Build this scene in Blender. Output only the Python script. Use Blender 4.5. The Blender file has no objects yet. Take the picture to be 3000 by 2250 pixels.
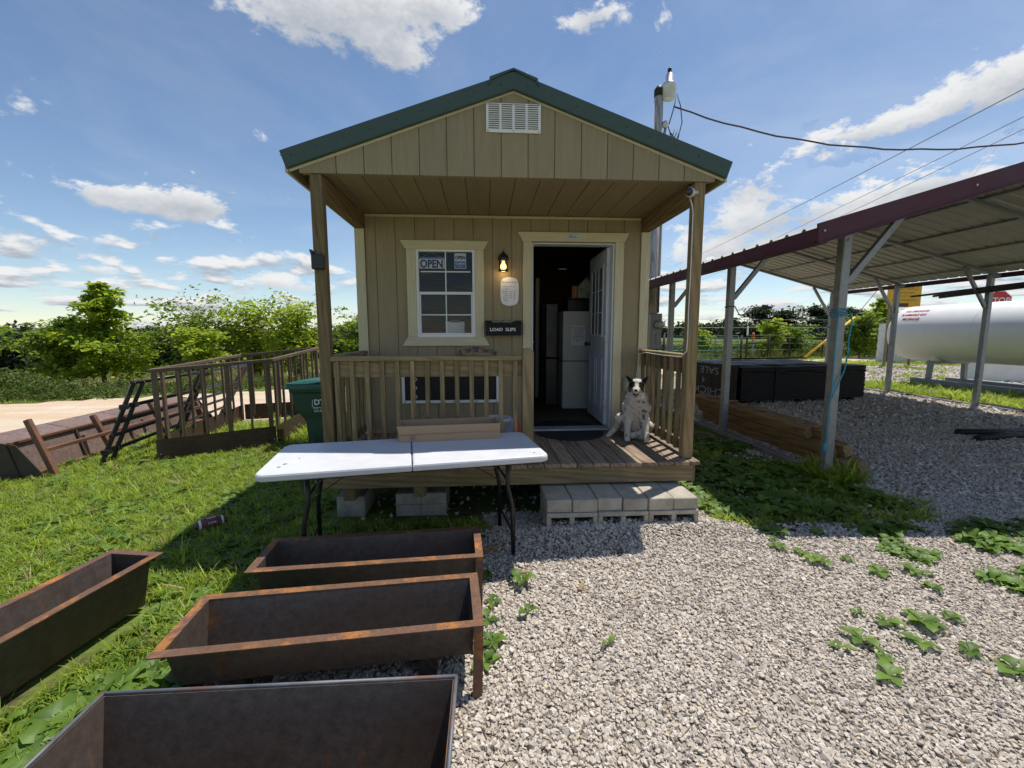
import bpy, math, random
import numpy as np
from mathutils import Vector, Matrix, Euler
random.seed(7)
rng = np.random.default_rng(11)
R = math.radians
scene = bpy.context.scene
COL = scene.collection

# ------------------------------------------------------------------ camera
cam_d = bpy.data.cameras.new('camera')
cam = bpy.data.objects.new('camera', cam_d); COL.objects.link(cam)
scene.camera = cam
cam_d.sensor_fit = 'HORIZONTAL'; cam_d.sensor_width = 36.0
cam_d.lens = 36.0 * 1269.24 / 3000.0
cam_d.clip_start = 0.05; cam_d.clip_end = 6000
PITCH, YAW, ROLL = R(6.7662), R(3.7995), R(-0.0901)
fw = Vector((math.sin(YAW)*math.cos(PITCH), math.cos(YAW)*math.cos(PITCH), -math.sin(PITCH)))
rt = Vector((math.cos(YAW), -math.sin(YAW), 0)); up = rt.cross(fw)
rt2 = math.cos(ROLL)*rt + math.sin(ROLL)*up
up2 = -math.sin(ROLL)*rt + math.cos(ROLL)*up
M = Matrix((rt2, up2, -fw)).transposed().to_4x4()
M.translation = Vector((-0.2545, -3.6253, 1.611))
cam.matrix_world = M

# ------------------------------------------------------------------ light
SUN_DIR = Vector((0.300, 0.228, 1.0)).normalized()      # towards the sun
EL = math.asin(SUN_DIR.z); AZ = math.atan2(SUN_DIR.x, SUN_DIR.y)
sun_d = bpy.data.lights.new('sun', 'SUN'); sun_d.energy = 4.9; sun_d.angle = R(0.55)
sun_d.color = (1.0, 0.95, 0.87)
sun = bpy.data.objects.new('sun', sun_d); COL.objects.link(sun)
sun.rotation_euler = (-SUN_DIR).to_track_quat('-Z', 'Y').to_euler()
sun.location = (6, 5, 20)

world = bpy.data.worlds.new('World'); scene.world = world; world.use_nodes = True
def build_sky():
    nt = world.node_tree; N = nt.nodes; L = nt.links
    N.clear()
    out = N.new('ShaderNodeOutputWorld'); bg = N.new('ShaderNodeBackground')
    bg.inputs['Strength'].default_value = 0.115
    L.new(bg.outputs[0], out.inputs[0])
    sky = N.new('ShaderNodeTexSky'); sky.sky_type = 'NISHITA'; sky.sun_disc = False
    sky.sun_elevation = EL; sky.sun_rotation = AZ
    sky.altitude = 300; sky.air_density = 1.0; sky.dust_density = 0.0; sky.ozone_density = 2.0
    tc = N.new('ShaderNodeTexCoord'); sep = N.new('ShaderNodeSeparateXYZ')
    L.new(tc.outputs['Generated'], sep.inputs[0])
    def m(op, a, b=None, c=None, clamp=False):
        n = N.new('ShaderNodeMath'); n.operation = op; n.use_clamp = clamp
        for i, v in enumerate((a, b, c)):
            if v is None: continue
            if isinstance(v, (int, float)): n.inputs[i].default_value = v
            else: L.new(v, n.inputs[i])
        return n.outputs[0]
    X, Y, Z = sep.outputs
    el = m('ARCSINE', Z); az = m('ARCTAN2', X, Y)
    zc = m('ADD', m('MAXIMUM', Z, 0.0), 0.10)
    comb = N.new('ShaderNodeCombineXYZ')
    L.new(m('DIVIDE', X, zc), comb.inputs[0]); L.new(m('DIVIDE', Y, zc), comb.inputs[1])
    def noise(vec, scale, detail, rough, off, dist=0.0):
        mp = N.new('ShaderNodeMapping'); mp.inputs['Location'].default_value = off
        L.new(vec, mp.inputs[0])
        n = N.new('ShaderNodeTexNoise'); n.inputs['Scale'].default_value = scale
        n.inputs['Detail'].default_value = detail; n.inputs['Roughness'].default_value = rough
        n.inputs['Distortion'].default_value = dist
        L.new(mp.outputs[0], n.inputs['Vector']); return n.outputs['Fac']
    # angular coordinates (azimuth, elevation) for the shape of each cloud
    ang = N.new('ShaderNodeCombineXYZ'); L.new(az, ang.inputs[0]); L.new(el, ang.inputs[1])
    A = ang.outputs[0]
    def vm(op, a, b):
        n = N.new('ShaderNodeVectorMath'); n.operation = op
        for i, v in enumerate((a, b)):
            if isinstance(v, tuple): n.inputs[i].default_value = v
            elif isinstance(v, (int, float)): n.inputs['Scale'].default_value = v
            else: L.new(v, n.inputs['Scale'] if (op == 'SCALE' and i == 1) else n.inputs[i])
        return n.outputs['Value'] if op == 'DOT_PRODUCT' else n.outputs[0]
    st = N.new('ShaderNodeMapping'); st.inputs['Scale'].default_value = (1.0, 1.7, 1.0); L.new(A, st.inputs[0]); AS = st.outputs[0]
    billow = noise(AS, 11.0, 9, 0.60, (3.1, 1.7, 0.4), 0.2)
    fine = noise(AS, 46.0, 5, 0.60, (1.3, 0.2, 0.9), 0.3)
    # rows of small flat-based cumulus that shrink towards the horizon, all the way round
    lv = N.new('ShaderNodeCombineXYZ')
    lel = m('LOGARITHM', m('ADD', m('MAXIMUM', el, 0.0), 0.012), 2.718)
    L.new(m('MULTIPLY', az, 9.0), lv.inputs[0]); L.new(m('MULTIPLY', lel, 3.5), lv.inputs[1])
    low = noise(lv.outputs[0], 1.0, 6, 0.56, (2.3, 7.1, 0.0), 0.15)
    low_up = noise(lv.outputs[0], 1.0, 3, 0.5, (2.3, 7.1 + 0.36, 0.0), 0.15)
    fade = N.new('ShaderNodeMapRange'); fade.inputs['From Min'].default_value = R(7.5); fade.inputs['From Max'].default_value = R(13); fade.inputs['To Max'].default_value = 0.16
    L.new(el, fade.inputs['Value'])
    gen = m('MULTIPLY', m('SUBTRACT', m('SUBTRACT', m('MULTIPLY_ADD', m('SUBTRACT', fine, 0.5), 0.10, low), 0.474), fade.outputs[0]), 3.4)
    tot = None; vsum = None
    CL = [(-22,32,6.5,3.0,.74),(-13,33.0,7.5,3.8,.80),(-9.5,29.8,2.8,1.6,.58),(-4.5,34,5,2.0,.66),(13.5,33.2,4.2,1.7,.78),
          (-37.5,12.8,4.4,1.4,.74),(-31,13.1,4.2,2.0,.86),(-40.9,5.9,3.9,.75,.6),(-25,5.7,5.5,1.0,.6),
          (42,19.0,6,1.2,.66),(51,20.5,5,2.4,.74),(32,15.8,5.0,2.4,.66),(35,12,10,2.0,.74),(47,13.4,6,1.8,.70),(29,9.2,7,1.7,.66)]
    for a0, e0, sa, se, amp in CL:
        v = vm('MULTIPLY', vm('SUBTRACT', A, (R(a0), R(e0), 0)), (1/R(sa), 1/R(se), 0))
        g = m('MULTIPLY', m('POWER', 2.718, m('MULTIPLY', vm('DOT_PRODUCT', v, v), -1.0)), amp)
        gv_ = vm('SCALE', v, g)
        tot = g if tot is None else m('ADD', tot, g); vsum = gv_ if vsum is None else vm('ADD', vsum, gv_)
    sv = N.new('ShaderNodeSeparateXYZ'); L.new(vsum, sv.inputs[0])
    vert = m('DIVIDE', sv.outputs[1], m('ADD', tot, 0.05))          # -1 at a cloud's foot, +1 at its crown
    rough_ = m('ADD', m('MULTIPLY', m('SUBTRACT', billow, 0.5), 2.3), m('MULTIPLY', m('SUBTRACT', fine, 0.5), 1.0))
    body = m('ADD', m('SUBTRACT', tot, 0.30), m('MULTIPLY', rough_, m('MULTIPLY_ADD', vert, 0.25, 0.75)))
    body = m('MULTIPLY', body, m('GREATER_THAN', tot, 0.03))
    d = m('MULTIPLY', m('MAXIMUM', gen, body), m('GREATER_THAN', el, 0.0))
    alpha = N.new('ShaderNodeMapRange'); alpha.interpolation_type = 'SMOOTHSTEP'
    alpha.inputs['From Min'].default_value = 0.0; alpha.inputs['From Max'].default_value = 0.36
    L.new(d, alpha.inputs['Value'])
    veil = noise(comb.outputs[0], 0.8, 7, 0.62, (1.0, 0.2, 0.0), 0.6)         # thin high veil
    vr = N.new('ShaderNodeMapRange'); vr.inputs['From Min'].default_value = 0.40; vr.inputs['From Max'].default_value = 1.0
    vr.inputs['To Max'].default_value = 0.40
    L.new(m('ADD', veil, m('MULTIPLY', m('SINE', az), 0.16)), vr.inputs['Value'])
    a_tot = m('MAXIMUM', alpha.outputs[0], vr.outputs[0])
    thick = N.new('ShaderNodeMapRange'); thick.interpolation_type = 'SMOOTHSTEP'
    thick.inputs['From Min'].default_value = 0.0; thick.inputs['From Max'].default_value = 1.0
    big_sh = m('ADD', m('MULTIPLY_ADD', vert, -0.55, 0.16), m('ADD', m('MULTIPLY', body, 0.62), m('MULTIPLY', m('SUBTRACT', 0.5, billow), 1.6)))
    low_sh = m('MULTIPLY_ADD', m('SUBTRACT', low_up, low), 5.0, 0.50)
    sel = m('GREATER_THAN', body, gen)
    sh = m('ADD', m('MULTIPLY', sel, big_sh), m('MULTIPLY', m('SUBTRACT', 1.0, sel), low_sh))
    L.new(sh, thick.inputs['Value'])
    cmix = N.new('ShaderNodeMix'); cmix.data_type = 'RGBA'
    cmix.inputs[6].default_value = (6.9, 6.95, 7.0, 1); cmix.inputs[7].default_value = (3.3, 3.65, 4.2, 1)
    L.new(thick.outputs[0], cmix.inputs[0])
    fin = N.new('ShaderNodeMix'); fin.data_type = 'RGBA'
    L.new(a_tot, fin.inputs[0]); L.new(sky.outputs[0], fin.inputs[6]); L.new(cmix.outputs[2], fin.inputs[7])
    L.new(fin.outputs[2], bg.inputs['Color'])
build_sky()
vs = scene.view_settings
scene.display_settings.display_device = 'sRGB'
vs.view_transform = 'Standard'; vs.look = 'None'; vs.exposure = 0.14; vs.gamma = 1.0; vs.use_curve_mapping = False
scene.cycles.max_bounces = 7; scene.cycles.diffuse_bounces = 4; scene.cycles.glossy_bounces = 3
scene.cycles.transmission_bounces = 5; scene.cycles.transparent_max_bounces = 8
scene.cycles.use_denoising = True; scene.cycles.caustics_reflective = False; scene.cycles.caustics_refractive = False
scene.cycles.sample_clamp_indirect = 6.0

# ------------------------------------------------------------------ helpers
class MB:
    """collects shapes; build() links them as one mesh object"""
    def __init__(s): s.v = []; s.f = []; s.sm = []
    def add(s, vs_, fs, smooth=False):
        o = len(s.v); s.v += [tuple(p) for p in vs_]
        for f in fs: s.f.append(tuple(i + o for i in f)); s.sm.append(smooth)
    def box(s, x0, x1, y0, y1, z0, z1, b=0.0, mat=None):
        """box, edges chamfered by b; mat optionally moves it"""
        if b > 0:
            P = []; F = []
            hx, hy, hz = (x1-x0)/2, (y1-y0)/2, (z1-z0)/2; c = Vector(((x0+x1)/2, (y0+y1)/2, (z0+z1)/2))
            b = min(b, hx*.8, hy*.8, hz*.8); idx = {}
            for sx in (-1, 1):
                for sy in (-1, 1):
                    for sz in (-1, 1):
                        for ax in range(3):
                            h = [hx-b, hy-b, hz-b]; h[ax] = (hx, hy, hz)[ax]
                            idx[sx, sy, sz, ax] = len(P); P.append(c + Vector((sx*h[0], sy*h[1], sz*h[2])))
            def q(l, flip): F.append(tuple(reversed(l)) if flip else tuple(l))
            for sg in (-1, 1):
                q([idx[sg, -1, -1, 0], idx[sg, 1, -1, 0], idx[sg, 1, 1, 0], idx[sg, -1, 1, 0]], sg < 0)
                q([idx[1, sg, -1, 1], idx[-1, sg, -1, 1], idx[-1, sg, 1, 1], idx[1, sg, 1, 1]], sg < 0)
                q([idx[-1, -1, sg, 2], idx[1, -1, sg, 2], idx[1, 1, sg, 2], idx[-1, 1, sg, 2]], sg < 0)
            for a in (-1, 1):
                for d in (-1, 1):
                    q([idx[a, d, -1, 0], idx[a, d, -1, 1], idx[a, d, 1, 1], idx[a, d, 1, 0]], a*d < 0)
                    q([idx[a, -1, d, 0], idx[a, 1, d, 0], idx[a, 1, d, 2], idx[a, -1, d, 2]], a*d < 0)
                    q([idx[-1, a, d, 1], idx[-1, a, d, 2], idx[1, a, d, 2], idx[1, a, d, 1]], a*d < 0)
                    for e in (-1, 1):
                        q([idx[a, d, e, 0], idx[a, d, e, 1], idx[a, d, e, 2]], a*d*e < 0)
        else:
            P = [Vector(p) for p in ((x0,y0,z0),(x1,y0,z0),(x1,y1,z0),(x0,y1,z0),(x0,y0,z1),(x1,y0,z1),(x1,y1,z1),(x0,y1,z1))]
            F = [(0,3,2,1),(4,5,6,7),(0,1,5,4),(1,2,6,5),(2,3,7,6),(3,0,4,7)]
        if mat is not None: P = [mat @ p for p in P]
        s.add(P, F); return s
    def bar(s, p0, p1, wx, wy, b=0.0, up=(0, 0, 1), ext=0.0):
        """rectangular bar from p0 to p1"""
        p0 = Vector(p0); p1 = Vector(p1); d = p1 - p0; Ln = d.length; d.normalize()
        u = Vector(up)
        if abs(d.dot(u)) > .98: u = Vector((1, 0, 0))
        x = d.cross(u).normalized(); y = x.cross(d).normalized()
        m_ = Matrix((x, y, d)).transposed().to_4x4(); m_.translation = p0
        return s.box(-wx/2, wx/2, -wy/2, wy/2, -ext, Ln+ext, b, m_)
    def tube(s, pts, r, n=8, cap=True, smooth=True):
        pts = [Vector(p) for p in pts]; rs = r if isinstance(r, (list, tuple)) else [r]*len(pts)
        ref = Vector((0, 0, 1)); V = []; F = []; last = None
        for i, p in enumerate(pts):
            t = (pts[min(i+1, len(pts)-1)] - pts[max(i-1, 0)])
            t = t.normalized() if t.length > 1e-9 else Vector((0, 0, 1))
            a = last if last is not None else (ref.cross(t) if abs(t.dot(ref)) < .95 else Vector((1, 0, 0)).cross(t))
            a = (a - t*a.dot(t)).normalized(); last = a; b_ = t.cross(a)
            for k in range(n):
                th = 2*math.pi*k/n; V.append(p + (a*math.cos(th) + b_*math.sin(th))*rs[i])
        for i in range(len(pts)-1):
            for k in range(n):
                F.append((i*n+k, i*n+(k+1) % n, (i+1)*n+(k+1) % n, (i+1)*n+k))
        s.add(V, F, smooth)
        if cap:
            o = len(s.v) - len(V)
            s.f.append(tuple(o+k for k in reversed(range(n)))); s.sm.append(False)
            s.f.append(tuple(o+(len(pts)-1)*n+k for k in range(n))); s.sm.append(False)
        return s
    def lathe(s, prof, n=16, c=(0, 0, 0), axis='z', smooth=True):
        """prof: list of (r, h)"""
        V = []; F = []
        for r_, h in prof:
            for k in range(n):
                th = 2*math.pi*k/n; a, b_ = r_*math.cos(th), r_*math.sin(th)
                V.append({'z': (c[0]+a, c[1]+b_, c[2]+h), 'y': (c[0]+a, c[1]+h, c[2]+b_), 'x': (c[0]+h, c[1]+a, c[2]+b_)}[axis])
        for i in range(len(prof)-1):
            for k in range(n): F.append((i*n+k, i*n+(k+1) % n, (i+1)*n+(k+1) % n, (i+1)*n+k))
        F.append(tuple(range(n))); F.append(tuple((len(prof)-1)*n+k for k in range(n)))
        s.add(V, F, smooth); return s
    def prism(s, poly, d0, d1, axis='y'):
        """poly of 2-D points (x,z for axis y; x,y for z; y,z for x) extruded"""
        n = len(poly); V = []
        for d in (d0, d1):
            for a, b_ in poly: V.append({'y': (a, d, b_), 'z': (a, b_, d), 'x': (d, a, b_)}[axis])
        F = [tuple(range(n)), tuple(range(2*n-1, n-1, -1))]
        for k in range(n): F.append((k, k+n, (k+1) % n + n, (k+1) % n))
        s.add(V, F); return s
    def quad(s, a, b, c, d): s.add([a, b, c, d], [(0, 1, 2, 3)]); return s
    def build(s, name, mat, parent=None, smooth=None, fix=True):
        me = bpy.data.meshes.new(name); me.from_pydata(s.v, [], s.f)
        if fix:
            import bmesh
            bm = bmesh.new(); bm.from_mesh(me); bmesh.ops.recalc_face_normals(bm, faces=bm.faces); bm.to_mesh(me); bm.free()
        sm = s.sm if smooth is None else [smooth]*len(me.polygons)
        me.polygons.foreach_set('use_smooth', sm)
        if mat is not None: me.materials.append(mat)
        o = bpy.data.objects.new(name, me); COL.objects.link(o)
        if parent is not None: o.parent = parent
        return o

def empty(name, loc=(0, 0, 0), rz=0.0, rot=None):
    o = bpy.data.objects.new(name, None); COL.objects.link(o)
    o.empty_display_size = 0.1; o.location = loc; o.rotation_euler = rot if rot is not None else (0, 0, rz)
    return o
def tag(o, label=None, cat=None, group=None, kind=None):
    if label: o['label'] = label
    if cat: o['category'] = cat
    if group: o['group'] = group
    if kind: o['kind'] = kind
    return o
def thing(name, label, cat, loc=(0, 0, 0), rz=0.0, group=None, rot=None):
    return tag(empty(name, loc, rz, rot), label, cat, group)
def kids(o): return [c for c in bpy.data.objects if c.parent is o]
def copy_tree(o, parent=None):
    c = o.copy(); COL.objects.link(c); c.parent = parent
    for ch in kids(o): copy_tree(ch, c)
    return c
def obox(name, mat, parent, *a, b=0.003):
    return MB().box(*a, b=b).build(name, mat, parent, fix=False)
def dup(o, loc=None, parent='same'):
    c = o.copy(); COL.objects.link(c)
    if loc is not None: c.location = loc
    if parent != 'same': c.parent = parent
    return c
def text(name, body, size, mat, parent, m_, align='CENTER', extrude=0.0015, shear=0.0, sx=1.0, bold=0.0):
    cu = bpy.data.curves.new(name, 'FONT'); cu.body = body; cu.size = size; cu.align_x = align; cu.align_y = 'CENTER'
    cu.extrude = extrude; cu.shear = shear; cu.resolution_u = 3; cu.offset = bold
    tmp = bpy.data.objects.new(name, cu); COL.objects.link(tmp)
    bpy.context.view_layer.update()
    dg = bpy.context.evaluated_depsgraph_get()
    me = bpy.data.meshes.new_from_object(tmp.evaluated_get(dg))
    bpy.data.objects.remove(tmp)
    me.transform(m_ @ Matrix.Diagonal((sx, 1, 1, 1)))
    me.materials.clear(); me.materials.append(mat); me.name = name
    o = bpy.data.objects.new(name, me); COL.objects.link(o); o.parent = parent
    return o
def face_front(x, y, z):   # lettering standing in the xz-plane, read from -Y
    return Matrix.Translation((x, y, z)) @ Matrix.Rotation(R(90), 4, 'X')

# ------------------------------------------------------------------ materials
def mat_new(name):
    m_ = bpy.data.materials.new(name); m_.use_nodes = True
    nt = m_.node_tree; b = nt.nodes['Principled BSDF']
    return m_, nt, nt.nodes, nt.links, b
def ramp(N, L, fac, stops):
    r = N.new('ShaderNodeValToRGB'); L.new(fac, r.inputs[0])
    e = r.color_ramp.elements
    while len(e) < len(stops): e.new(0.5)
    for i, (p, c) in enumerate(stops):
        e[i].position = p; e[i].color = (*c, 1) if len(c) == 3 else c
    return r.outputs[0]
def coords(N, L, stretch=(1, 1, 1), rand=True, kind='Object'):
    tc = N.new('ShaderNodeTexCoord'); mp = N.new('ShaderNodeMapping'); mp.inputs['Scale'].default_value = stretch
    L.new(tc.outputs[kind], mp.inputs[0])
    if rand:
        oi = N.new('ShaderNodeObjectInfo'); mu = N.new('ShaderNodeMath'); mu.operation = 'MULTIPLY'; mu.inputs[1].default_value = 37.0
        L.new(oi.outputs['Random'], mu.inputs[0])
        ad = N.new('ShaderNodeVectorMath'); ad.operation = 'ADD'; L.new(mp.outputs[0], ad.inputs[0]); L.new(mu.outputs[0], ad.inputs[1])
        return ad.outputs[0], oi
    return mp.outputs[0], None
def nz(N, L, vec, scale, detail=5, rough=.55, dist=0.0):
    n = N.new('ShaderNodeTexNoise'); n.inputs['Scale'].default_value = scale; n.inputs['Detail'].default_value = detail
    n.inputs['Roughness'].default_value = rough; n.inputs['Distortion'].default_value = dist
    L.new(vec, n.inputs['Vector']); return n.outputs['Fac']
def mixc(N, L, fac, a, b, blend='MIX'):
    x = N.new('ShaderNodeMix'); x.data_type = 'RGBA'; x.blend_type = blend
    for i, v in ((0, fac), (6, a), (7, b)):
        if isinstance(v, (int, float)): x.inputs[i].default_value = v
        elif isinstance(v, tuple): x.inputs[i].default_value = (*v, 1)
        else: L.new(v, x.inputs[i])
    return x.outputs[2]
def bump(N, L, b, h, strength=.3, dist=.01):
    n = N.new('ShaderNodeBump'); n.inputs['Strength'].default_value = strength; n.inputs['Distance'].default_value = dist
    L.new(h, n.inputs['Height']); L.new(n.outputs[0], b.inputs['Normal'])
def rng_map(N, L, v, a, b, c=0.0, d=1.0, smooth=True):
    n = N.new('ShaderNodeMapRange'); n.interpolation_type = 'SMOOTHSTEP' if smooth else 'LINEAR'
    for k, q in zip(('From Min', 'From Max', 'To Min', 'To Max'), (a, b, c, d)): n.inputs[k].default_value = q
    L.new(v, n.inputs['Value']); return n.outputs[0]

def m_plain(name, col, rough=.5, metal=0.0, var=.12, scale=6.0, bmp=.0, spec=.5, dirt=None, dirt_amt=.3):
    """one colour with wear: broad tone drift, fine speckle, optional grime"""
    m_, nt, N, L, b = mat_new(name)
    v, oi = coords(N, L)
    n1 = nz(N, L, v, scale, 6, .6)
    lo = tuple(c*(1-var) for c in col); hi = tuple(min(1, c*(1+var)) for c in col)
    c = ramp(N, L, n1, [(.3, lo), (.7, hi)])
    if dirt:
        n2 = rng_map(N, L, nz(N, L, v, scale*.35, 8, .65), .5, .75)
        mu = N.new('ShaderNodeMath'); mu.operation = 'MULTIPLY'; mu.inputs[1].default_value = dirt_amt; L.new(n2, mu.inputs[0])
        c = mixc(N, L, mu.outputs[0], c, dirt)
    L.new(c, b.inputs['Base Color'])
    b.inputs['Roughness'].default_value = rough; b.inputs['Metallic'].default_value = metal; b.inputs['Specular IOR Level'].default_value = spec
    if rough > .15:
        rr = rng_map(N, L, n1, .2, .8, max(.05, rough-.1), min(1, rough+.1)); L.new(rr, b.inputs['Roughness'])
    if bmp: bump(N, L, b, nz(N, L, v, scale*8, 4, .6), bmp, .004)
    return m_
def m_wood(name, axis, light, dark, rough=.8, green=None, stain=None, stain_amt=.6, grain=1.0, tone=.25):
    """sawn timber: stretched grain along axis, knots, tone per board, algae or dark stains"""
    m_, nt, N, L, b = mat_new(name)
    st = {'x': (.9, 9, 9), 'y': (9, .9, 9), 'z': (9, 9, .9)}[axis]
    v, oi = coords(N, L, st)
    g = nz(N, L, v, 2.4, 8, .62, .8)
    wv = N.new('ShaderNodeTexWave'); wv.wave_type = 'BANDS'; wv.bands_direction = 'DIAGONAL'
    wv.inputs['Scale'].default_value = 1.2; wv.inputs['Distortion'].default_value = 9.0; wv.inputs['Detail'].default_value = 3
    wv.inputs['Detail Scale'].default_value = .8; L.new(v, wv.inputs['Vector'])
    f = N.new('ShaderNodeMath'); f.operation = 'MULTIPLY_ADD'; f.inputs[1].default_value = .35*grain; L.new(wv.outputs['Fac'], f.inputs[0]); L.new(g, f.inputs[2])
    c = ramp(N, L, f.outputs[0], [(.32, dark), (.55, tuple((a+b_)/2 for a, b_ in zip(light, dark))), (.85, light)])
    v2, _ = coords(N, L, (1, 1, 1))
    if green:
        gm = rng_map(N, L, nz(N, L, v2, 3.2, 6, .65), .42, .68, 0, .75)
        c = mixc(N, L, gm, c, green)
    if stain:
        sm = rng_map(N, L, nz(N, L, v2, 4.5, 7, .7, .4), .5, .68, 0, stain_amt)
        c = mixc(N, L, sm, c, stain)
    tn = rng_map(N, L, oi.outputs['Random'], 0, 1, 1-tone, 1+tone, False)
    hs = N.new('ShaderNodeHueSaturation'); L.new(tn, hs.inputs['Value']); L.new(c, hs.inputs['Color'])
    L.new(hs.outputs[0], b.inputs['Base Color'])
    b.inputs['Roughness'].default_value = rough; b.inputs['Specular IOR Level'].default_value = .25
    bump(N, L, b, f.outputs[0], .35, .004)
    return m_
def m_rust(name, base=(.045, .034, .032), rust=(.30, .11, .035), amt=.5, scale=3.0, rough=.55, streak=False):
    m_, nt, N, L, b = mat_new(name)
    v, oi = coords(N, L)
    v1 = coords(N, L, (2.2, 2.2, .35))[0] if streak else v      # runs of rust down the sheet
    n1 = nz(N, L, v1, scale, 9, .68, .3); n2 = nz(N, L, v, scale*9, 6, .7); n3 = nz(N, L, v, scale*.4, 4, .5)
    c = ramp(N, L, n2, [(.3, tuple(x*.72 for x in base)), (.72, tuple(x*1.5 for x in base))])
    th = .80 - .42*amt
    mk = rng_map(N, L, n1, th, th+.14); c2 = ramp(N, L, n2, [(.25, tuple(x*.45 for x in rust)), (.7, rust)])
    c = mixc(N, L, mk, c, c2)
    br = rng_map(N, L, n3, .4, .7, 0, .45); c = mixc(N, L, br, c, (rust[0]*.33, rust[1]*.42, rust[2]*.6))
    L.new(c, b.inputs['Base Color'])
    L.new(rng_map(N, L, n1, .2, .8, rough-.18, rough+.3), b.inputs['Roughness']); b.inputs['Metallic'].default_value = .25
    bump(N, L, b, n2, .25, .003)
    return m_
def m_leaf(name, a, bcol, rough=.55, trans=.35, hue=.0):
    """leaf blade: tone per leaf, some light through it"""
    m_, nt, N, L, b = mat_new(name)
    oi = N.new('ShaderNodeObjectInfo'); tc = N.new('ShaderNodeTexCoord')
    at = N.new('ShaderNodeAttribute'); at.attribute_name = 'tone'
    n = nz(N, L, tc.outputs['Object'], 1.7, 3)
    s = N.new('ShaderNodeMath'); s.operation = 'ADD'; L.new(at.outputs['Fac'], s.inputs[0]); L.new(oi.outputs['Random'], s.inputs[1])
    fr = N.new('ShaderNodeMath'); fr.operation = 'FRACT'; L.new(s.outputs[0], fr.inputs[0])
    mm = N.new('ShaderNodeMath'); mm.operation = 'MULTIPLY_ADD'; mm.inputs[1].default_value = .7; L.new(fr.outputs[0], mm.inputs[0])
    m2 = N.new('ShaderNodeMath'); m2.operation = 'MULTIPLY'; m2.inputs[1].default_value = .3; L.new(n, m2.inputs[0]); L.new(m2.outputs[0], mm.inputs[2])
    c = ramp(N, L, mm.outputs[0], [(.1, a), (.9, bcol)])
    L.new(c, b.inputs['Base Color']); b.inputs['Roughness'].default_value = rough; b.inputs['Specular IOR Level'].default_value = .35
    tr = N.new('ShaderNodeBsdfTranslucent')
    hs = N.new('ShaderNodeHueSaturation'); hs.inputs['Value'].default_value = 1.5; hs.inputs['Hue'].default_value = .48; L.new(c, hs.inputs['Color'])
    L.new(hs.outputs[0], tr.inputs['Color'])
    mx = N.new('ShaderNodeMixShader'); mx.inputs[0].default_value = trans
    L.new(b.outputs[0], mx.inputs[1]); L.new(tr.outputs[0], mx.inputs[2])
    L.new(mx.outputs[0], N['Material Output'].inputs['Surface'])
    return m_

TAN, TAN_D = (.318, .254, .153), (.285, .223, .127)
def m_paintwood(name, col, axis, rough=.62, tone=.05, spots=True, bare=(.30, .21, .13)):
    """painted siding / trim: faint grain, tone per board, knots and worn spots bleeding through"""
    m_, nt, N, L, b = mat_new(name)
    st = {'x': (1.2, 16, 16), 'y': (16, 1.2, 16), 'z': (16, 16, 1.2)}[axis]
    v, oi = coords(N, L, st); v2, _ = coords(N, L)
    g = nz(N, L, v, 3, 6, .6); w = nz(N, L, v2, 1.4, 6, .6)
    c = ramp(N, L, w, [(.3, tuple(x*.9 for x in col)), (.7, tuple(min(1, x*1.06) for x in col))])
    c = mixc(N, L, .5, c, ramp(N, L, g, [(.35, tuple(x*.80 for x in col)), (.65, tuple(min(1, x*1.08) for x in col))]))
    if spots:
        vo = N.new('ShaderNodeTexVoronoi'); vo.inputs['Scale'].default_value = 2.6; L.new(v2, vo.inputs['Vector'])
        k = rng_map(N, L, vo.outputs['Distance'], .035, .075, .7, 0)
        kk = N.new('ShaderNodeMath'); kk.operation = 'MULTIPLY'; L.new(k, kk.inputs[0])
        L.new(rng_map(N, L, nz(N, L, v2, 2.1, 2), .5, .6), kk.inputs[1])
        c = mixc(N, L, kk.outputs[0], c, bare)
    st2 = {'x': (.5, 7, 7), 'y': (7, .5, 7), 'z': (7, 7, .5)}[axis]
    v3, _ = coords(N, L, st2); wx = rng_map(N, L, nz(N, L, v3, 1.6, 6, .65), .52, .74, 0, .38)
    c = mixc(N, L, wx, c, tuple(x*.62 for x in col))        # rain streaks and grime
    tn = rng_map(N, L, oi.outputs['Random'], 0, 1, 1-tone, 1+tone, False)
    hs = N.new('ShaderNodeHueSaturation'); L.new(tn, hs.inputs['Value']); L.new(c, hs.inputs['Color'])
    L.new(hs.outputs[0], b.inputs['Base Color']); b.inputs['Roughness'].default_value = rough; b.inputs['Specular IOR Level'].default_value = .3
    bump(N, L, b, g, .55, .003)
    return m_
MT = {}
MT['siding'] = m_paintwood('siding_paint', TAN, 'z')
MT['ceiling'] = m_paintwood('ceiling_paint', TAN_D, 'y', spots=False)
MT['trim_z'] = m_paintwood('cream_trim_upright', (.62, .55, .37), 'z', bare=(.36, .28, .18))
MT['trim_x'] = m_paintwood('cream_trim_level', (.62, .55, .37), 'x', bare=(.36, .28, .18))
PT_L, PT_D, PT_G = (.30, .222, .125), (.14, .098, .056), (.175, .152, .066)
for ax in 'xyz': MT['wood_'+ax] = m_wood('treated_timber_'+ax, ax, PT_L, PT_D, green=PT_G)
MT['post'] = m_wood('post_timber', 'z', (.27, .19, .10), (.135, .09, .048), green=(.17, .14, .055))
MT['beam'] = m_wood('beam_timber', 'y', (.24, .16, .08), (.12, .08, .04))
MT['deck'] = m_wood('deck_plank', 'y', (.315, .235, .168), (.145, .10, .070), stain=(.07, .045, .035), stain_amt=.55, tone=.22)
MT['lumber'] = m_wood('new_lumber', 'y', (.30, .20, .105), (.165, .105, .055), grain=1.3, tone=.15)
MT['green_metal'] = m_plain('green_roof_metal', (.048, .082, .066), .5, 0.0, .1, 4)
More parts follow.
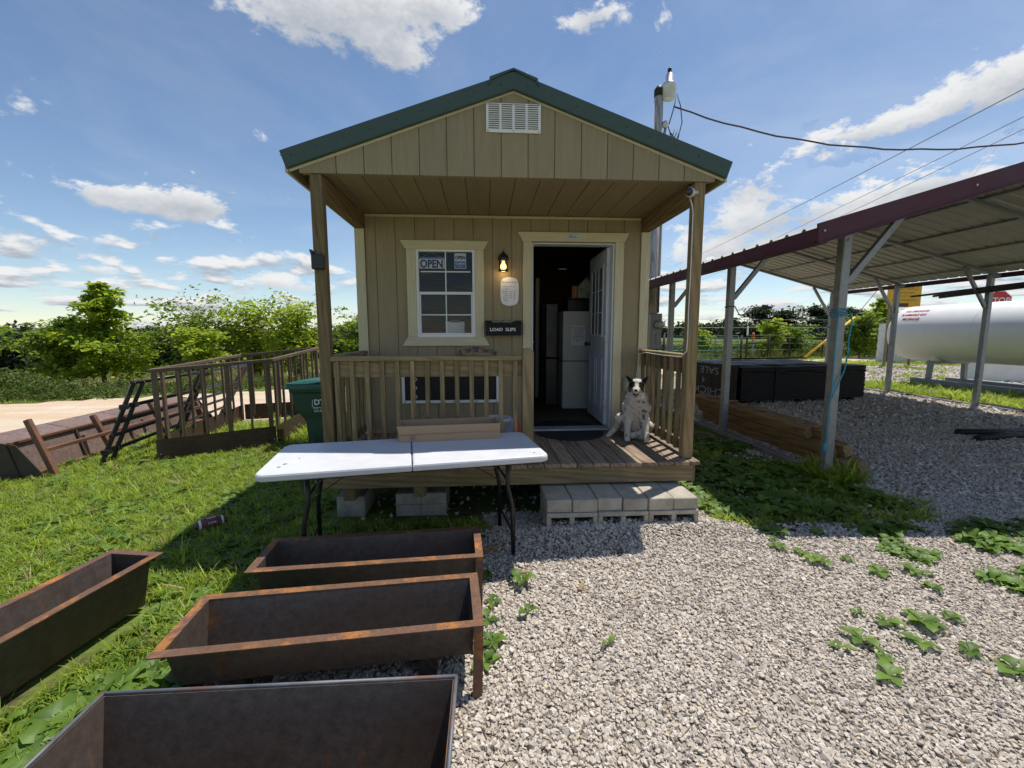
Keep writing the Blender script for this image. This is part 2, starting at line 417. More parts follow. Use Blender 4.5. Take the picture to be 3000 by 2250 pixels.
MT['green_rib'] = MT['green_metal']
MT['purple'] = m_plain('burgundy_sheet', (.070, .011, .022), .6, 0.0, .12, 3)
MT['galv'] = m_plain('galvanised_tube', (.27, .28, .295), .45, .5, .2, 14, dirt=(.15, .145, .135), dirt_amt=.5)
MT['roof_under'] = m_plain('bare_sheet_underside', (.40, .385, .35), .55, .1, .1, 3)
MT['white_metal'] = m_plain('white_paint', (.80, .80, .79), .4, 0, .05, 5, dirt=(.5, .48, .42), dirt_amt=.25)
MT['tank'] = m_plain('tank_paint', (.80, .80, .77), .42, 0, .04, 1.5, dirt=(.5, .49, .43), dirt_amt=.25)
MT['white_plastic'] = m_plain('white_plastic', (.57, .58, .61), .5, 0, .03, 9, dirt=(.45, .42, .38), dirt_amt=.16)
MT['black_plastic'] = m_plain('black_plastic', (.012, .012, .014), .38, 0, .25, 12)
MT['black_metal'] = m_plain('black_metal', (.016, .017, .02), .38, .2, .3, 18, dirt=(.12, .08, .05), dirt_amt=.35)
MT['rust'] = m_rust('rusting_sheet', amt=.25)
MT['rust_in'] = m_rust('sheet_inside', base=(.080, .064, .055), rust=(.25, .105, .042), amt=.54, scale=3.2, streak=True)
MT['rust_rim'] = m_rust('rusty_angle_iron', base=(.13, .068, .042), rust=(.47, .19, .05), amt=.72, scale=6, rough=.6)
MT['rust_brown'] = m_rust('rusty_tube', base=(.18, .085, .05), rust=(.33, .12, .045), amt=.6, scale=5)
MT['feeder'] = m_rust('brown_weathered_tube', base=(.145, .10, .07), rust=(.22, .09, .05), amt=.3, scale=5, rough=.6)
MT['feeder_panel'] = m_rust('brown_sheet', base=(.062, .038, .026), rust=(.25, .10, .045), amt=.3, scale=2)
MT['bunk_panel'] = m_rust('bunk_sheet', base=(.185, .125, .105), rust=(.27, .12, .06), amt=.3, scale=2.2)
MT['concrete'] = m_plain('concrete_block', (.40, .36, .295), .9, 0, .24, 9, .7, .2, dirt=(.25, .22, .17), dirt_amt=.4)
MT['white_block'] = m_plain('whitewashed_block', (.74, .74, .72), .85, 0, .07, 3, .2, .2, dirt=(.5, .48, .42), dirt_amt=.4)
MT['cardboard'] = m_plain('cardboard', (.42, .285, .18), .85, 0, .05, 3, .05, .2)
MT['cardboard_in'] = m_plain('cardboard_inside', (.36, .24, .15), .85, 0, .05, 3, .05, .2)
MT['glass'] = None
MT['paper'] = m_plain('paper', (.78, .77, .80), .8, 0, .04, 5)
MT['ink'] = m_plain('ink', (.02, .02, .03), .7, 0, .2, 5)
MT['ink_soft'] = m_plain('soft_ink', (.16, .16, .17), .7, 0, .2, 5)
MT['chalk'] = m_plain('white_lettering', (.78, .78, .76), .8, 0, .1, 20)
MT['blue_print'] = m_plain('blue_print', (.07, .17, .50), .5, 0, .06, 4)
MT['red_print'] = m_plain('red_print', (.45, .03, .045), .5, 0, .1, 8)
MT['red_sign'] = m_plain('red_sign_face', (.50, .025, .03), .4, 0, .06, 4)
MT['yellow_sign'] = m_plain('yellow_sign_board', (.62, .36, .012), .5, 0, .05, 3)
MT['yellow_plastic'] = m_plain('yellow_guard', (.80, .46, .02), .4, 0, .06, 6)
MT['green_bin'] = m_plain('green_bin_plastic', (.006, .050, .036), .45, 0, .1, 5)
MT['green_lid'] = m_plain('green_lid_plastic', (.010, .085, .070), .40, 0, .1, 5)
MT['rubber'] = m_plain('rubber_mat', (.028, .028, .030), .85, 0, .25, 40, .5, .2)
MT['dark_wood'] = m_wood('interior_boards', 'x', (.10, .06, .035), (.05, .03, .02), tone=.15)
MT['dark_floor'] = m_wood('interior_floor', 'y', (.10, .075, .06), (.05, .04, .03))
MT['steel_grey'] = m_plain('grey_cabinet_paint', (.55, .55, .50), .45, 0, .06, 2.5)
MT['door_white'] = m_plain('door_paint', (.62, .64, .70), .45, 0, .04, 4)
MT['rope_blue'] = m_plain('blue_rope', (.05, .30, .46), .8, 0, .2, 60)
MT['rope_grey'] = m_plain('old_twine', (.12, .15, .17), .9, 0, .3, 60)
MT['pole_wood'] = m_wood('old_pole', 'z', (.46, .43, .40), (.20, .18, .165), grain=1.4, tone=.02)
MT['tar'] = m_plain('black_cap', (.008, .008, .008), .6, 0, .3, 9)
MT['grey_box'] = m_plain('grey_enamel', (.27, .285, .295), .45, 0, .06, 6)
MT['alu'] = m_plain('dull_aluminium', (.55, .56, .57), .45, .6, .1, 9)
MT['wire'] = m_plain('wire_sheath', (.05, .05, .055), .6, 0, .3, 30)
MT['wire_grey'] = m_plain('bare_wire', (.30, .31, .33), .5, .3, .2, 30)
MT['white_cord'] = m_plain('white_cord', (.75, .75, .73), .5, 0, .1, 30)
MT['wrap'] = m_plain('black_lumber_wrap', (.011, .010, .010), .55, 0, .5, 6, .5, .3)
MT['wrap_end'] = m_wood('dark_stained_board', 'z', (.055, .042, .032), (.025, .02, .016))
MT['dark_board'] = m_wood('dark_old_board', 'y', (.05, .04, .032), (.022, .018, .015))
MT['gate_green'] = m_plain('green_gate_paint', (.035, .15, .12), .5, 0, .2, 8)
MT['hose'] = m_plain('drain_pipe', (.016, .016, .017), .6, 0, .3, 20, .3)
MT['leather'] = m_plain('football_leather', (.13, .042, .032), .5, 0, .15, 30, .4)
MT['orange'] = m_plain('orange_bag', (.55, .22, .06), .5, 0, .2, 6)
MT['rag'] = m_plain('grey_pink_cloth', (.15, .105, .095), .95, 0, .3, 30, .6)
MT['red_bag'] = m_plain('red_bag_film', (.55, .05, .06), .35, 0, .2, 9)
MT['blue_bag'] = m_plain('printed_bag_film', (.30, .33, .52), .35, 0, .5, 25)
MT['seed_bag'] = m_plain('printed_seed_bag', (.34, .37, .30), .4, 0, .6, 14)
# ------------------------------------------------------------------ terrain
_ph = np.random.default_rng(3).uniform(0, 6.28, (24, 3)); _dr = np.random.default_rng(4).uniform(-1, 1, (24, 2))
def snoise(x, y, sc=1.0, k0=0, k=8):
    r_ = 0
    for i in range(k0, k0+k):
        f = sc*(0.6+0.35*(i-k0)); a, b = _dr[i]/np.hypot(*_dr[i])
        r_ = r_ + np.sin((x*a+y*b)*f*2.2+_ph[i, 0] + 1.3*np.sin((x*b-y*a)*f*1.1+_ph[i, 1]))/(1+.25*(i-k0))
    return r_/4.0
def sstep(v, a, b):
    t = np.clip((v-a)/(b-a), 0, 1); return t*t*(3-2*t)
def road_s(x, y): return -.382*(x+11.2)+.924*(y-6.83)
def road_near(x): return -5.0+3.6*sstep(x, -3, 6)
def height(x, y):
    x = np.asarray(x, float); y = np.asarray(y, float)
    s = road_s(x, y); u = x/(np.maximum(y, -2)+3.7)
    wl = sstep(-u, .1, .5)
    h = -wl*np.clip((s-1.0)*.066, 0, 11)
    h = h + .012*snoise(x, y, .8) * sstep(np.hypot(x, y), 1, 4)
    h = h + .09*np.exp(-(((x-.9)/1.0)**4+((y+.42)/.20)**2))       # stone heaped against the step
    far = sstep(np.hypot(x, y), 60, 400)
    return h + far*2.5*snoise(x*.02, y*.02, 1.0)
def hz(x, y): return float(height(x, y))
YL = np.array([-4, -3, -2.3, -1.9, -1.4, -1.0, -.3, .1, 2]); XL = np.array([-2.7, -2.35, -1.95, -1.7, -1.15, -.42, -.38, -.2, 1.7])
def gravel_mask(x, y):
    """>0 on the gravel yard"""
    n = .16*snoise(x, y, 3.0, 8)
    left = x - np.interp(y, YL, XL) + n
    porch = np.where((y > .1) & (x < 1.62), -1., 1.)
    patch = np.maximum(np.maximum(1.72-x, x-3.45-.30*sstep(-y, -1.0, .2)*(y < .8)), np.maximum(-.42-y+.10*np.abs(x-2.6), y-40)) + 1.2*n   # soil and weeds between shed and carport
    g = np.minimum(left, porch)
    g = np.minimum(g, np.where(y > 5, 1, patch)) if True else g
    back = np.where((y > 2.5) & (x < 3.6), -1., 1.)
    strip = np.maximum(np.abs(x-11.3)-.55, np.maximum(2.6-y, y-8.3)) + 1.5*n       # grass along the far posts
    pat = np.where(x > 12.3, .28 - .75*snoise(x, y, .9, 4) - .05*np.maximum(y-12, 0), 1.)
    g = np.minimum(np.minimum(g, back), np.minimum(strip, pat))
    g = np.minimum(g, (road_near(x)-.9) - road_s(x, y) + n)
    return np.minimum(g, 30-x)
def road_mask(x, y):
    s = road_s(x, y); n = .25*snoise(x, y, 1.3, 2)
    return np.minimum(s - road_near(x) + n, -s + .4*n + np.where(x > 5, 1.2, 0.))

def axis_coords(lo, hi, fine_lo, fine_hi, step, grow=1.16):
    a = list(np.arange(fine_lo, fine_hi+1e-6, step)); d = step
    while a[-1] < hi: d *= grow; a.append(a[-1]+d)
    d = step
    while a[0] > lo: d *= grow; a.insert(0, a[0]-d)
    return np.array(a)
def sheet(name, xs, ys, off, mask=None, mat=None, attr=None):
    X, Y = np.meshgrid(xs, ys); Z = height(X, Y)+off
    nx, ny = len(xs), len(ys); P = np.stack([X.ravel(), Y.ravel(), Z.ravel()], 1)
    i = np.arange((ny-1)*(nx-1)); r_, c = i//(nx-1), i % (nx-1); a = r_*nx+c
    F = np.stack([a, a+1, a+nx+1, a+nx], 1)
    if mask is not None:
        cx = P[F].mean(1); F = F[mask(cx[:, 0], cx[:, 1]) > 0]
        used = np.unique(F); mp = np.full(len(P), -1); mp[used] = np.arange(len(used)); P = P[used]; F = mp[F]
    me = bpy.data.meshes.new(name); me.from_pydata(P.tolist(), [], F.tolist()); me.update()
    me.polygons.foreach_set('use_smooth', [True]*len(me.polygons))
    if attr is not None:
        at = me.attributes.new('zone', 'FLOAT', 'POINT'); at.data.foreach_set('value', attr(P[:, 0], P[:, 1]).astype(np.float32))
    me.materials.append(mat)
    o = bpy.data.objects.new(name, me); COL.objects.link(o); tag(o, kind='structure'); return o

def m_ground():
    m_, nt, N, L, b = mat_new('meadow_ground')
    v, _ = coords(N, L, rand=False)
    n1 = nz(N, L, v, 1.2, 8, .65); n2 = nz(N, L, v, 14, 6, .7); n3 = nz(N, L, v, .08, 6, .6)
    g = ramp(N, L, n2, [(.25, (.055, .080, .016)), (.5, (.12, .165, .034)), (.8, (.20, .24, .065))])
    soil = ramp(N, L, n2, [(.3, (.045, .032, .022)), (.7, (.13, .095, .062))])
    c = mixc(N, L, rng_map(N, L, n1, .50, .62), g, soil)
    at = N.new('ShaderNodeAttribute'); at.attribute_name = 'zone'
    field = ramp(N, L, n3, [(.3, (.19, .165, .07)), (.55, (.26, .215, .10)), (.75, (.12, .15, .045))])
    field = mixc(N, L, .35, field, ramp(N, L, n1, [(.3, (.13, .12, .045)), (.7, (.30, .25, .12))]))
    meadow = ramp(N, L, nz(N, L, v, .5, 8, .7), [(.3, (.06, .10, .018)), (.55, (.12, .16, .035)), (.8, (.20, .19, .07))])
    f2 = rng_map(N, L, at.outputs['Fac'], .9, 1.1)
    c = mixc(N, L, rng_map(N, L, at.outputs['Fac'], .2, .7), c, meadow)
    c = mixc(N, L, f2, c, field)
    L.new(c, b.inputs['Base Color']); b.inputs['Roughness'].default_value = .95; b.inputs['Specular IOR Level'].default_value = .1
    bump(N, L, b, n2, .6, .03); return m_
def m_gravel_bed(name, scale, cols, gap, dist=.02):
    m_, nt, N, L, b = mat_new(name)
    v, _ = coords(N, L, rand=False)
    vo = N.new('ShaderNodeTexVoronoi'); vo.inputs['Scale'].default_value = scale; vo.inputs['Randomness'].default_value = 1; L.new(v, vo.inputs['Vector'])
    sp = N.new('ShaderNodeSeparateColor'); L.new(vo.outputs['Color'], sp.inputs[0])
    c = ramp(N, L, sp.outputs[0], [(0, cols[0]), (.5, cols[1]), (1, cols[2])])
    e = N.new('ShaderNodeTexVoronoi'); e.feature = 'DISTANCE_TO_EDGE'; e.inputs['Scale'].default_value = scale; L.new(v, e.inputs['Vector'])
    ed = rng_map(N, L, e.outputs['Distance'], 0, .09)
    c = mixc(N, L, ed, gap, c)
    big = rng_map(N, L, nz(N, L, v, .9, 6, .6), .45, .7, 0, .45); c = mixc(N, L, big, c, (.20, .165, .125))
    L.new(c, b.inputs['Base Color']); b.inputs['Roughness'].default_value = .95; b.inputs['Specular IOR Level'].default_value = .15
    bump(N, L, b, ed, .8, dist); return m_
def m_road():
    m_, nt, N, L, b = mat_new('dusty_road')
    v, _ = coords(N, L, rand=False)
    n1 = nz(N, L, v, .7, 7, .65); n2 = nz(N, L, v, 30, 5, .7)
    mp = N.new('ShaderNodeMapping'); mp.inputs['Rotation'].default_value = (0, 0, R(-22.5)); mp.inputs['Scale'].default_value = (.12, 1.6, 1); L.new(v, mp.inputs[0])
    n3 = nz(N, L, mp.outputs[0], 1.0, 4, .5)
    c = ramp(N, L, n2, [(.3, (.42, .34, .25)), (.7, (.64, .54, .42))])
    c = mixc(N, L, rng_map(N, L, n3, .42, .62, 0, .6), c, (.50, .33, .20))
    c = mixc(N, L, rng_map(N, L, n1, .5, .7, 0, .4), c, (.66, .62, .55))
    L.new(c, b.inputs['Base Color']); b.inputs['Roughness'].default_value = .95; b.inputs['Specular IOR Level'].default_value = .1
    bump(N, L, b, n2, .4, .01); return m_
MT['ground'] = m_ground()
MT['gravel_bed'] = m_gravel_bed('gravel_bed', 30, ((.24, .205, .165), (.38, .33, .275), (.50, .45, .385)), (.12, .10, .08))
MT['road'] = m_road()
def zone(x, y):
    s = road_s(x, y); u = x/(np.maximum(y, -2)+3.7); wl = sstep(-u, .1, .4)
    f = wl*np.where(s > 3, 1.3, 0); r_ = (1-wl)*.75*sstep(s, -2.5, -.5)
    return np.where(s > 3, np.maximum(f, r_), r_)
gx = axis_coords(-900, 900, -12, 13, .22); gy = axis_coords(-12, 1400, -4.2, 14, .22)
sheet('ground', gx, gy, 0.0, None, MT['ground'], zone)
def not_porch(x, y): return gravel_mask(x, y)
sheet('gravel_yard', np.arange(-3, 30.01, .11), np.arange(-4.2, 19, .11), .006, gravel_mask, MT['gravel_bed'])
sheet('gravel_road', np.arange(-70, 45, .35), np.arange(-40, 34, .35), .010, road_mask, MT['road'])

# ------------------------------------------------------------------ shed
W = 1.59; YW = 1.206; YB = 6.1; ZD = 0.50; ZG = 2.84
shed = thing('porch_shed', 'small tan shed with green metal roof and railed wooden front porch', 'shed')
SLOPE = (3.60-2.984)/1.777
def roof_z(x): return 3.60 - SLOPE*abs(x)
# gable siding boards, each with a top cut to the roof slope
G0 = -1.805; gp = 0.2135
edges = [-W-.07] + [e for e in (G0+gp*k for k in range(0, 20)) if -W+.02 < e < W-.02] + [W+.07]
gv = .006
for a, b_ in zip(edges[:-1], edges[1:]):
    x0, x1 = a+gv/2, b_-gv/2
    top = lambda x: 3.48 - .342*abs(x)
    poly = [(x0, ZG), (x1, ZG), (x1, top(x1))]
    if x0 < 0 < x1: poly.append((0, top(0)))
    poly.append((x0, top(x0)))
    MB().prism(poly, -.012, .004).build('gable_board', MT['siding'], shed)
MB().prism([(-W-.06, ZG+.004), (W+.06, ZG+.004), (W+.06, 2.94), (0, 3.47), (-W-.06, 2.94)], .005, .05).build('gable_backing', MT['siding'], shed)
# front wall boards around the window and door openings
wx = [-W+.1] + [e for e in (-1.38+.2065*k for k in range(0, 15)) if e < W-.12] + [W-.1]
WIN = (-.965, -.335, 1.565, 2.495); DOOR = (.285, 1.200, ZD+.02, 2.585); ACO = (-1.13, -.10, .86, 1.18)
for a, b_ in zip(wx[:-1], wx[1:]):
    x0, x1 = a+.003, b_-.003
    cuts = [x0, x1] + [c for o in (WIN, DOOR, ACO) for c in o[:2] if x0 < c < x1]; cuts.sort()
    for c0, c1 in zip(cuts[:-1], cuts[1:]):
        mid = (c0+c1)/2; holes = sorted((o[2], o[3]) for o in (WIN, DOOR, ACO) if o[0] < mid < o[1]); z = ZD
        for h0, h1 in holes:
            if h0 > z+.01: obox('wall_board', MT['siding'], shed, c0, c1, YW-.012, YW+.004, z, h0, b=0)
            z = h1
        obox('wall_board', MT['siding'], shed, c0, c1, YW-.012, YW+.004, z, 2.86, b=0)
m_ = MB()      # sheathing behind the boards, with the same openings
for x0, x1, z0, z1 in ((-W+.02, ACO[0], ZD-.1, 2.9), (ACO[0], WIN[0], ZD-.1, ACO[2]), (ACO[0], WIN[0], ACO[3], 2.9), (WIN[0], WIN[1], ZD-.1, ACO[2]), (WIN[0], WIN[1], ACO[3], WIN[2]), (WIN[0], WIN[1], WIN[3], 2.9),
                       (WIN[1], ACO[1], ZD-.1, ACO[2]), (WIN[1], ACO[1], ACO[3], 2.9), (ACO[1], DOOR[0], ZD-.1, 2.9), (DOOR[0], DOOR[1], DOOR[3], 2.9), (DOOR[0], DOOR[1], ZD-.1, ZD), (DOOR[1], W-.02, ZD-.1, 2.9)):
    m_.box(x0, x1, YW+.005, YW+.09, z0, z1)
m_.build('wall_sheathing', MT['siding'], shed, fix=False)
for sx in (-1, 1):       # long side walls, back wall
    x0, x1 = sorted((sx*(W-.02), sx*(W-.10)))
    obox('side_wall', MT['siding'], shed, x0, x1, YW+.091, YB, ZD-.1, 2.92, b=0)
    for k in range(24):
        yy = YW+.10+k*.2035
        if sx > 0: obox('side_board', MT['siding'], shed, W-.019, W-.004, yy+.003, yy+.2005, ZD-.05, 2.80, b=0)
obox('back_wall', MT['siding'], shed, -W+.101, W-.101, YB-.08, YB, ZD-.1, 2.92, b=0)
obox('ceiling_ledger', MT['trim_x'], shed, -W+.11, W-.11, YW-.030, YW-.014, 2.825, 2.85)
# porch ceiling boards
cb = [-W+.09] + [-1.42+.2065*k for k in range(0, 15)]
cb = [c for c in cb if c < W-.1] + [W-.09]
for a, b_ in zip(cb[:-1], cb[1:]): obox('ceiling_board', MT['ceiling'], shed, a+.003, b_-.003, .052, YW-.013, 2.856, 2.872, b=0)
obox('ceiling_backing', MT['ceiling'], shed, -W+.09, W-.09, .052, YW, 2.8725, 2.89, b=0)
# corner trim
for sx in (-1, 1):
    x0, x1 = sorted((sx*(W+.002), sx*(W-.098)))
    obox('corner_trim', MT['trim_z'], shed, x0, x1, YW-.036, YW-.0125, ZD+.002, 2.70)
    x0, x1 = sorted((sx*(W+.003), sx*(W-.018)))
    obox('corner_trim', MT['trim_z'], shed, x0, x1, YW-.012, YW+.09, ZD-.05, 2.70)
    x0, x1 = sorted((sx*1.50, sx*W))
    obox('porch_post', MT['post'], shed, x0, x1, 0.0, .09, ZD+.001, ZG+.0, b=.006)
    obox('side_beam', MT['beam'], shed, x0, x1, .0905, YW+.05, 2.705, 2.855, b=.004)
    # eave: rafter tails, sub-fascia and soffit board
    for k, yy in enumerate(np.arange(.35, 6, .6)):
        z1 = roof_z(W)-.03
        MB().bar((sx*(W-.05), yy, roof_z(W-.05)-.10), (sx*1.74, yy, roof_z(1.74)-.10), .04, .09).build('rafter_tail', MT['beam'], shed, fix=False)
    MB().bar((sx*1.757, -.0, roof_z(1.757)-.095), (sx*1.757, YB+.05, roof_z(1.757)-.095), .022, .10).build('eave_board', MT['trim_x'], shed, fix=False)
# roof sheets with ribs, rake fascia, ridge cap
th = math.atan(SLOPE)
for sx in (-1, 1):
    prof = []
    m_ = MB()
    n = 26; ys = np.linspace(-.015, YB+.1, n*4+1)
    for side in (0, 1):
        pass
    lo = [Vector((sx*0.0, y, 3.585+(.018 if k % 4 in (1,) else 0))) for k, y in enumerate(ys)]
    hi = [Vector((sx*1.80, y, 3.585-SLOPE*1.80+(.018 if k % 4 in (1,) else 0))) for k, y in enumerate(ys)]
    V = lo+hi; nn = len(ys)
    m_.add(V, [(i, i+1, nn+i+1, nn+i) if sx > 0 else (i+1, i, nn+i, nn+i+1) for i in range(nn-1)])
    m_.build('roof_sheet', MT['green_metal'], shed)
    # rake fascia: metal face and a turned lip
    z_in = lambda x: 3.60-SLOPE*x
    poly = [(0, 3.605), (1.785, z_in(1.785)+.005), (1.745, z_in(1.785)-.112), (0, 3.487)]
    MB().prism([(sx*a, c) for a, c in poly], -.045, -.022).build('rake_trim', MT['green_metal'], shed)
    MB().prism([(sx*a, c) for a, c in ((0, 3.487), (1.745, z_in(1.785)-.112), (1.742, z_in(1.785)-.119), (0, 3.480))], -.050, .012).build('rake_lip', MT['green_metal'], shed)
    MB().prism([(sx*a, c) for a, c in ((0, 3.479), (1.735, z_in(1.785)-.120), (1.725, z_in(1.785)-.137), (0, 3.464))], -.016, -.0125).build('rake_moulding', MT['trim_x'], shed)
    MB().prism([(sx*a, c) for a, c in ((0, 3.626), (.185, 3.626-SLOPE*.185-.004), (.195, 3.626-SLOPE*.195-.060), (.17, 3.626-SLOPE*.17-.028), (0, 3.612))], -.055, YB+.12).build('ridge_cap', MT['green_metal'], shed)
    for k in range(9):
        x = .1+k*.2; MB().lathe([(0.0001, -.004), (.007, -.003), (.007, 0)], 8, (sx*x, -.0455, z_in(x)-.055), 'y').build('trim_screw', MT['green_metal'], shed)
MB().prism([(-1.60, 2.845), (1.60, 2.845), (1.60, 2.95), (0, 3.5), (-1.60, 2.95)], YB-.001, YB+.01).build('back_gable', MT['siding'], shed)
# gable vent
gvnt = MB().box(-.215, .215, -.026, -.0125, 3.17, 3.385, .003).build('gable_vent', MT['white_metal'], shed, fix=False)
for cx in (-.153, -.052, .052, .153):
    for k in range(12):
        z = 3.192+k*.0158
        MB().bar((cx-.042, -.0275, z), (cx+.042, -.0275, z), .008, .004, 0, (0, 0, 1)).build('louvre', MT['white_metal'], gvnt, fix=False)
        MB().box(cx-.042, cx+.042, -.0268, -.0262, z+.0045, z+.0105).build('slot_shade_strip', MT['tar'], gvnt, fix=False)  # black strip on the plate, painted shade in place of an open slot
for sx in (-.2, 0, .2):
    for sz in (3.182, 3.374): MB().lathe([(.0001, -.004), (.006, -.003), (.006, .002)], 8, (sx, -.0265, sz), 'y').build('screw', MT['alu'], gvnt)

# deck
k = 0; x = -W+.001
while x < W-.02:
    x1 = min(x+.1365, W+.03); obox('deck_plank', MT['deck'], shed, x, x1, -.085+.006*random.uniform(-1, 1), YW-.014, .462+.002*random.random(), ZD-.002*random.random(), b=.005); x += .142
m_ = MB()
obox('deck_fascia', MT['wood_x'], shed, -W-.0, W-.02, -.062, -.022, .318, .459, b=.005)
for sx in (-1, 1): obox('deck_side_joist', MT['wood_y'], shed, *sorted((sx*(W-.015), sx*(W+.02))), -.021, YB, .30, .459, b=.004)
obox('skid_beam', MT['wood_y'], shed, -1.45, -1.35, 0, YB, .19, .299, b=.006); obox('skid_beam', MT['wood_y'], shed, -.86, -.76, 0, YB, .21, .299, b=.006)
obox('skid_beam', MT['wood_y'], shed, .62, .72, .05, YB, .20, .299, b=.006); obox('skid_beam', MT['wood_y'], shed, 1.40, 1.50, .05, YB, .14, .299, b=.006)
for xx in np.arange(-1.2, 1.5, .4): obox('floor_joist', MT['wood_y'], shed, xx, xx+.04, 0, YB, .3, .459, b=0)
# railings
bal = MB().box(-.018, .018, -.018, .018, 0, .832, .003).build('baluster', MT['wood_z'], shed, fix=False); bal.location = (-1.455, .012, .548)
for k in range(1, 13): dup(bal, (-1.455+k*.1225, .012, .548))
obox('rail_header', MT['wood_x'], shed, -1.499, .072, .031, .066, 1.243, 1.380, b=.004)
obox('rail_cap', MT['wood_x'], shed, -1.499, .072, -.018, .075, 1.3805, 1.420, b=.005)
obox('rail_bottom', MT['wood_x'], shed, -1.499, .072, .031, .066, .545, .633, b=.004)
MB().prism([(.075, ZD+.001), (.168, ZD+.001), (.168, 1.455), (.145, 1.478), (.098, 1.478), (.075, 1.455)], -.022, .07).build('newel_post', MT['wood_z'], shed)
for sx in (-1, 1):
    xi = sx*1.545
    for k in range(7): dup(bal, (xi-sx*.022, .20+k*.148, .548))
    x0, x1 = sorted((xi, xi+sx*.035))
    obox('rail_header', MT['wood_y'], shed, x0, x1, .091, YW-.037, 1.243, 1.380, b=.004)
    x0, x1 = sorted((xi-sx*.045, xi+sx*.05))
    obox('rail_cap', MT['wood_y'], shed, x0, x1, .091, YW-.037, 1.3805, 1.420, b=.005)
    x0, x1 = sorted((xi, xi+sx*.035))
    obox('rail_bottom', MT['wood_y'], shed, x0, x1, .091, YW-.037, .548, .636, b=.004)

# window
def m_glass(name, tint=(.8, .85, .9)):
    m_, nt, N, L, b = mat_new(name)
    tr = N.new('ShaderNodeBsdfTransparent'); tr.inputs[0].default_value = (*tint, 1)
    gl = N.new('ShaderNodeBsdfGlossy'); gl.inputs['Roughness'].default_value = .03
    lw = N.new('ShaderNodeFresnel'); lw.inputs['IOR'].default_value = 1.33
    mx = N.new('ShaderNodeMixShader'); L.new(lw.outputs[0], mx.inputs[0]); L.new(tr.outputs[0], mx.inputs[1]); L.new(gl.outputs[0], mx.inputs[2])
    L.new(mx.outputs[0], N['Material Output'].inputs['Surface']); return m_
MT['glass'] = m_glass('window_glass', (.97, .98, .98)); MT['lamp_glass'] = m_glass('lantern_glass', (.95, .95, .95))
win = MB()
x0, x1, z0, z1 = WIN
for a in ((x0, x0+.028, z0, z1), (x1-.028, x1, z0, z1), (x0+.028, x1-.028, z1-.022, z1), (x0+.028, x1-.028, z0, z0+.024)):
    win.box(a[0], a[1], YW-.024, YW+.05, a[2], a[3])
win = win.build('window', MT['white_metal'], shed, fix=False)
MB().box(x0+.028, x1-.028, YW-.012, YW+.01, 2.022, 2.052, .003).build('meeting_rail', MT['white_metal'], win, fix=False)
MB().box(x0+.029, x0+.045, YW-.016, YW+.0, z0+.024, 2.02, .002).build('sash_stile', MT['white_metal'], win, fix=False)
MB().box(x1-.045, x1-.029, YW-.016, YW+.0, z0+.024, 2.02, .002).build('sash_stile', MT['white_metal'], win, fix=False)
MB().box(x0+.046, x1-.046, YW-.016, YW+.0, z0+.025, z0+.043, .002).build('sash_rail', MT['white_metal'], win, fix=False)
for zz in (2.265, 1.805): MB().box(x0+.047, x1-.047, YW-.006, YW+.004, zz-.006, zz+.006).build('muntin', MT['white_metal'], win, fix=False)
MB().box(-.656, -.644, YW-.007, YW+.005, 2.0525, z1-.0225).build('muntin', MT['white_metal'], win, fix=False)
MB().box(-.656, -.644, YW-.007, YW+.005, z0+.0435, 2.0215).build('muntin', MT['white_metal'], win, fix=False)
for px in ((x0+.029, -.657), (-.643, x1-.029)):
    for pz in ((z0+.044, 1.798), (1.812, 2.021), (2.053, 2.258), (2.272, z1-.023)):
        MB().box(px[0], px[1], YW+.005, YW+.008, pz[0], pz[1]).build('pane', MT['glass'], win, fix=False)
MB().prism([(-1.125, 2.585), (-.188, 2.585), (-.235, 2.4955), (-1.068, 2.4955)], YW-.040, YW-.0125).build('window_head_trim', MT['trim_x'], shed)
MB().prism([(-1.068, 1.5640), (-.235, 1.5640), (-.180, 1.470), (-1.128, 1.470)], YW-.040, YW-.0125).build('window_sill_trim', MT['trim_x'], shed)
obox('window_side_trim', MT['trim_z'], shed, -1.062, -.966, YW-.036, YW-.0125, 1.5645, 2.495)
obox('window_side_trim', MT['trim_z'], shed, -.334, -.238, YW-.036, YW-.0125, 1.5645, 2.495)
# door opening, trim, jambs, open door
MB().prism([(.128, 2.685), (1.352, 2.685), (1.300, 2.590), (.183, 2.590)], YW-.040, YW-.0125).build('door_head_trim', MT['trim_x'], shed)
obox('door_side_trim', MT['trim_z'], shed, .186, .283, YW-.036, YW-.0125, ZD+.002, 2.5895)
obox('door_side_trim', MT['trim_z'], shed, 1.202, 1.300, YW-.036, YW-.0125, ZD+.002, 2.5895)
obox('door_jamb', MT['door_white'], shed, 1.180, 1.1995, YW-.018, YW+.12, ZD+.021, 2.58); obox('door_jamb', MT['door_white'], shed, .2855, .300, YW-.018, YW+.12, ZD+.021, 2.58)
obox('door_jamb', MT['door_white'], shed, .3005, 1.1795, YW-.018, YW+.12, 2.565, 2.58)
obox('door_threshold', MT['alu'], shed, .2855, 1.1995, YW-.04, YW+.12, ZD-.012, ZD+.020)
door = empty('open_door', (1.172, YW+.10, ZD+.03)); door.parent = shed; door.rotation_euler = (0, 0, R(89.0))
door_w, door_h = .85, 2.03       # local x runs along the leaf, towards the room
dm = MB().box(0, door_w, -.022, .022, 0, door_h, .003).build('door_leaf', MT['door_white'], door, fix=False)
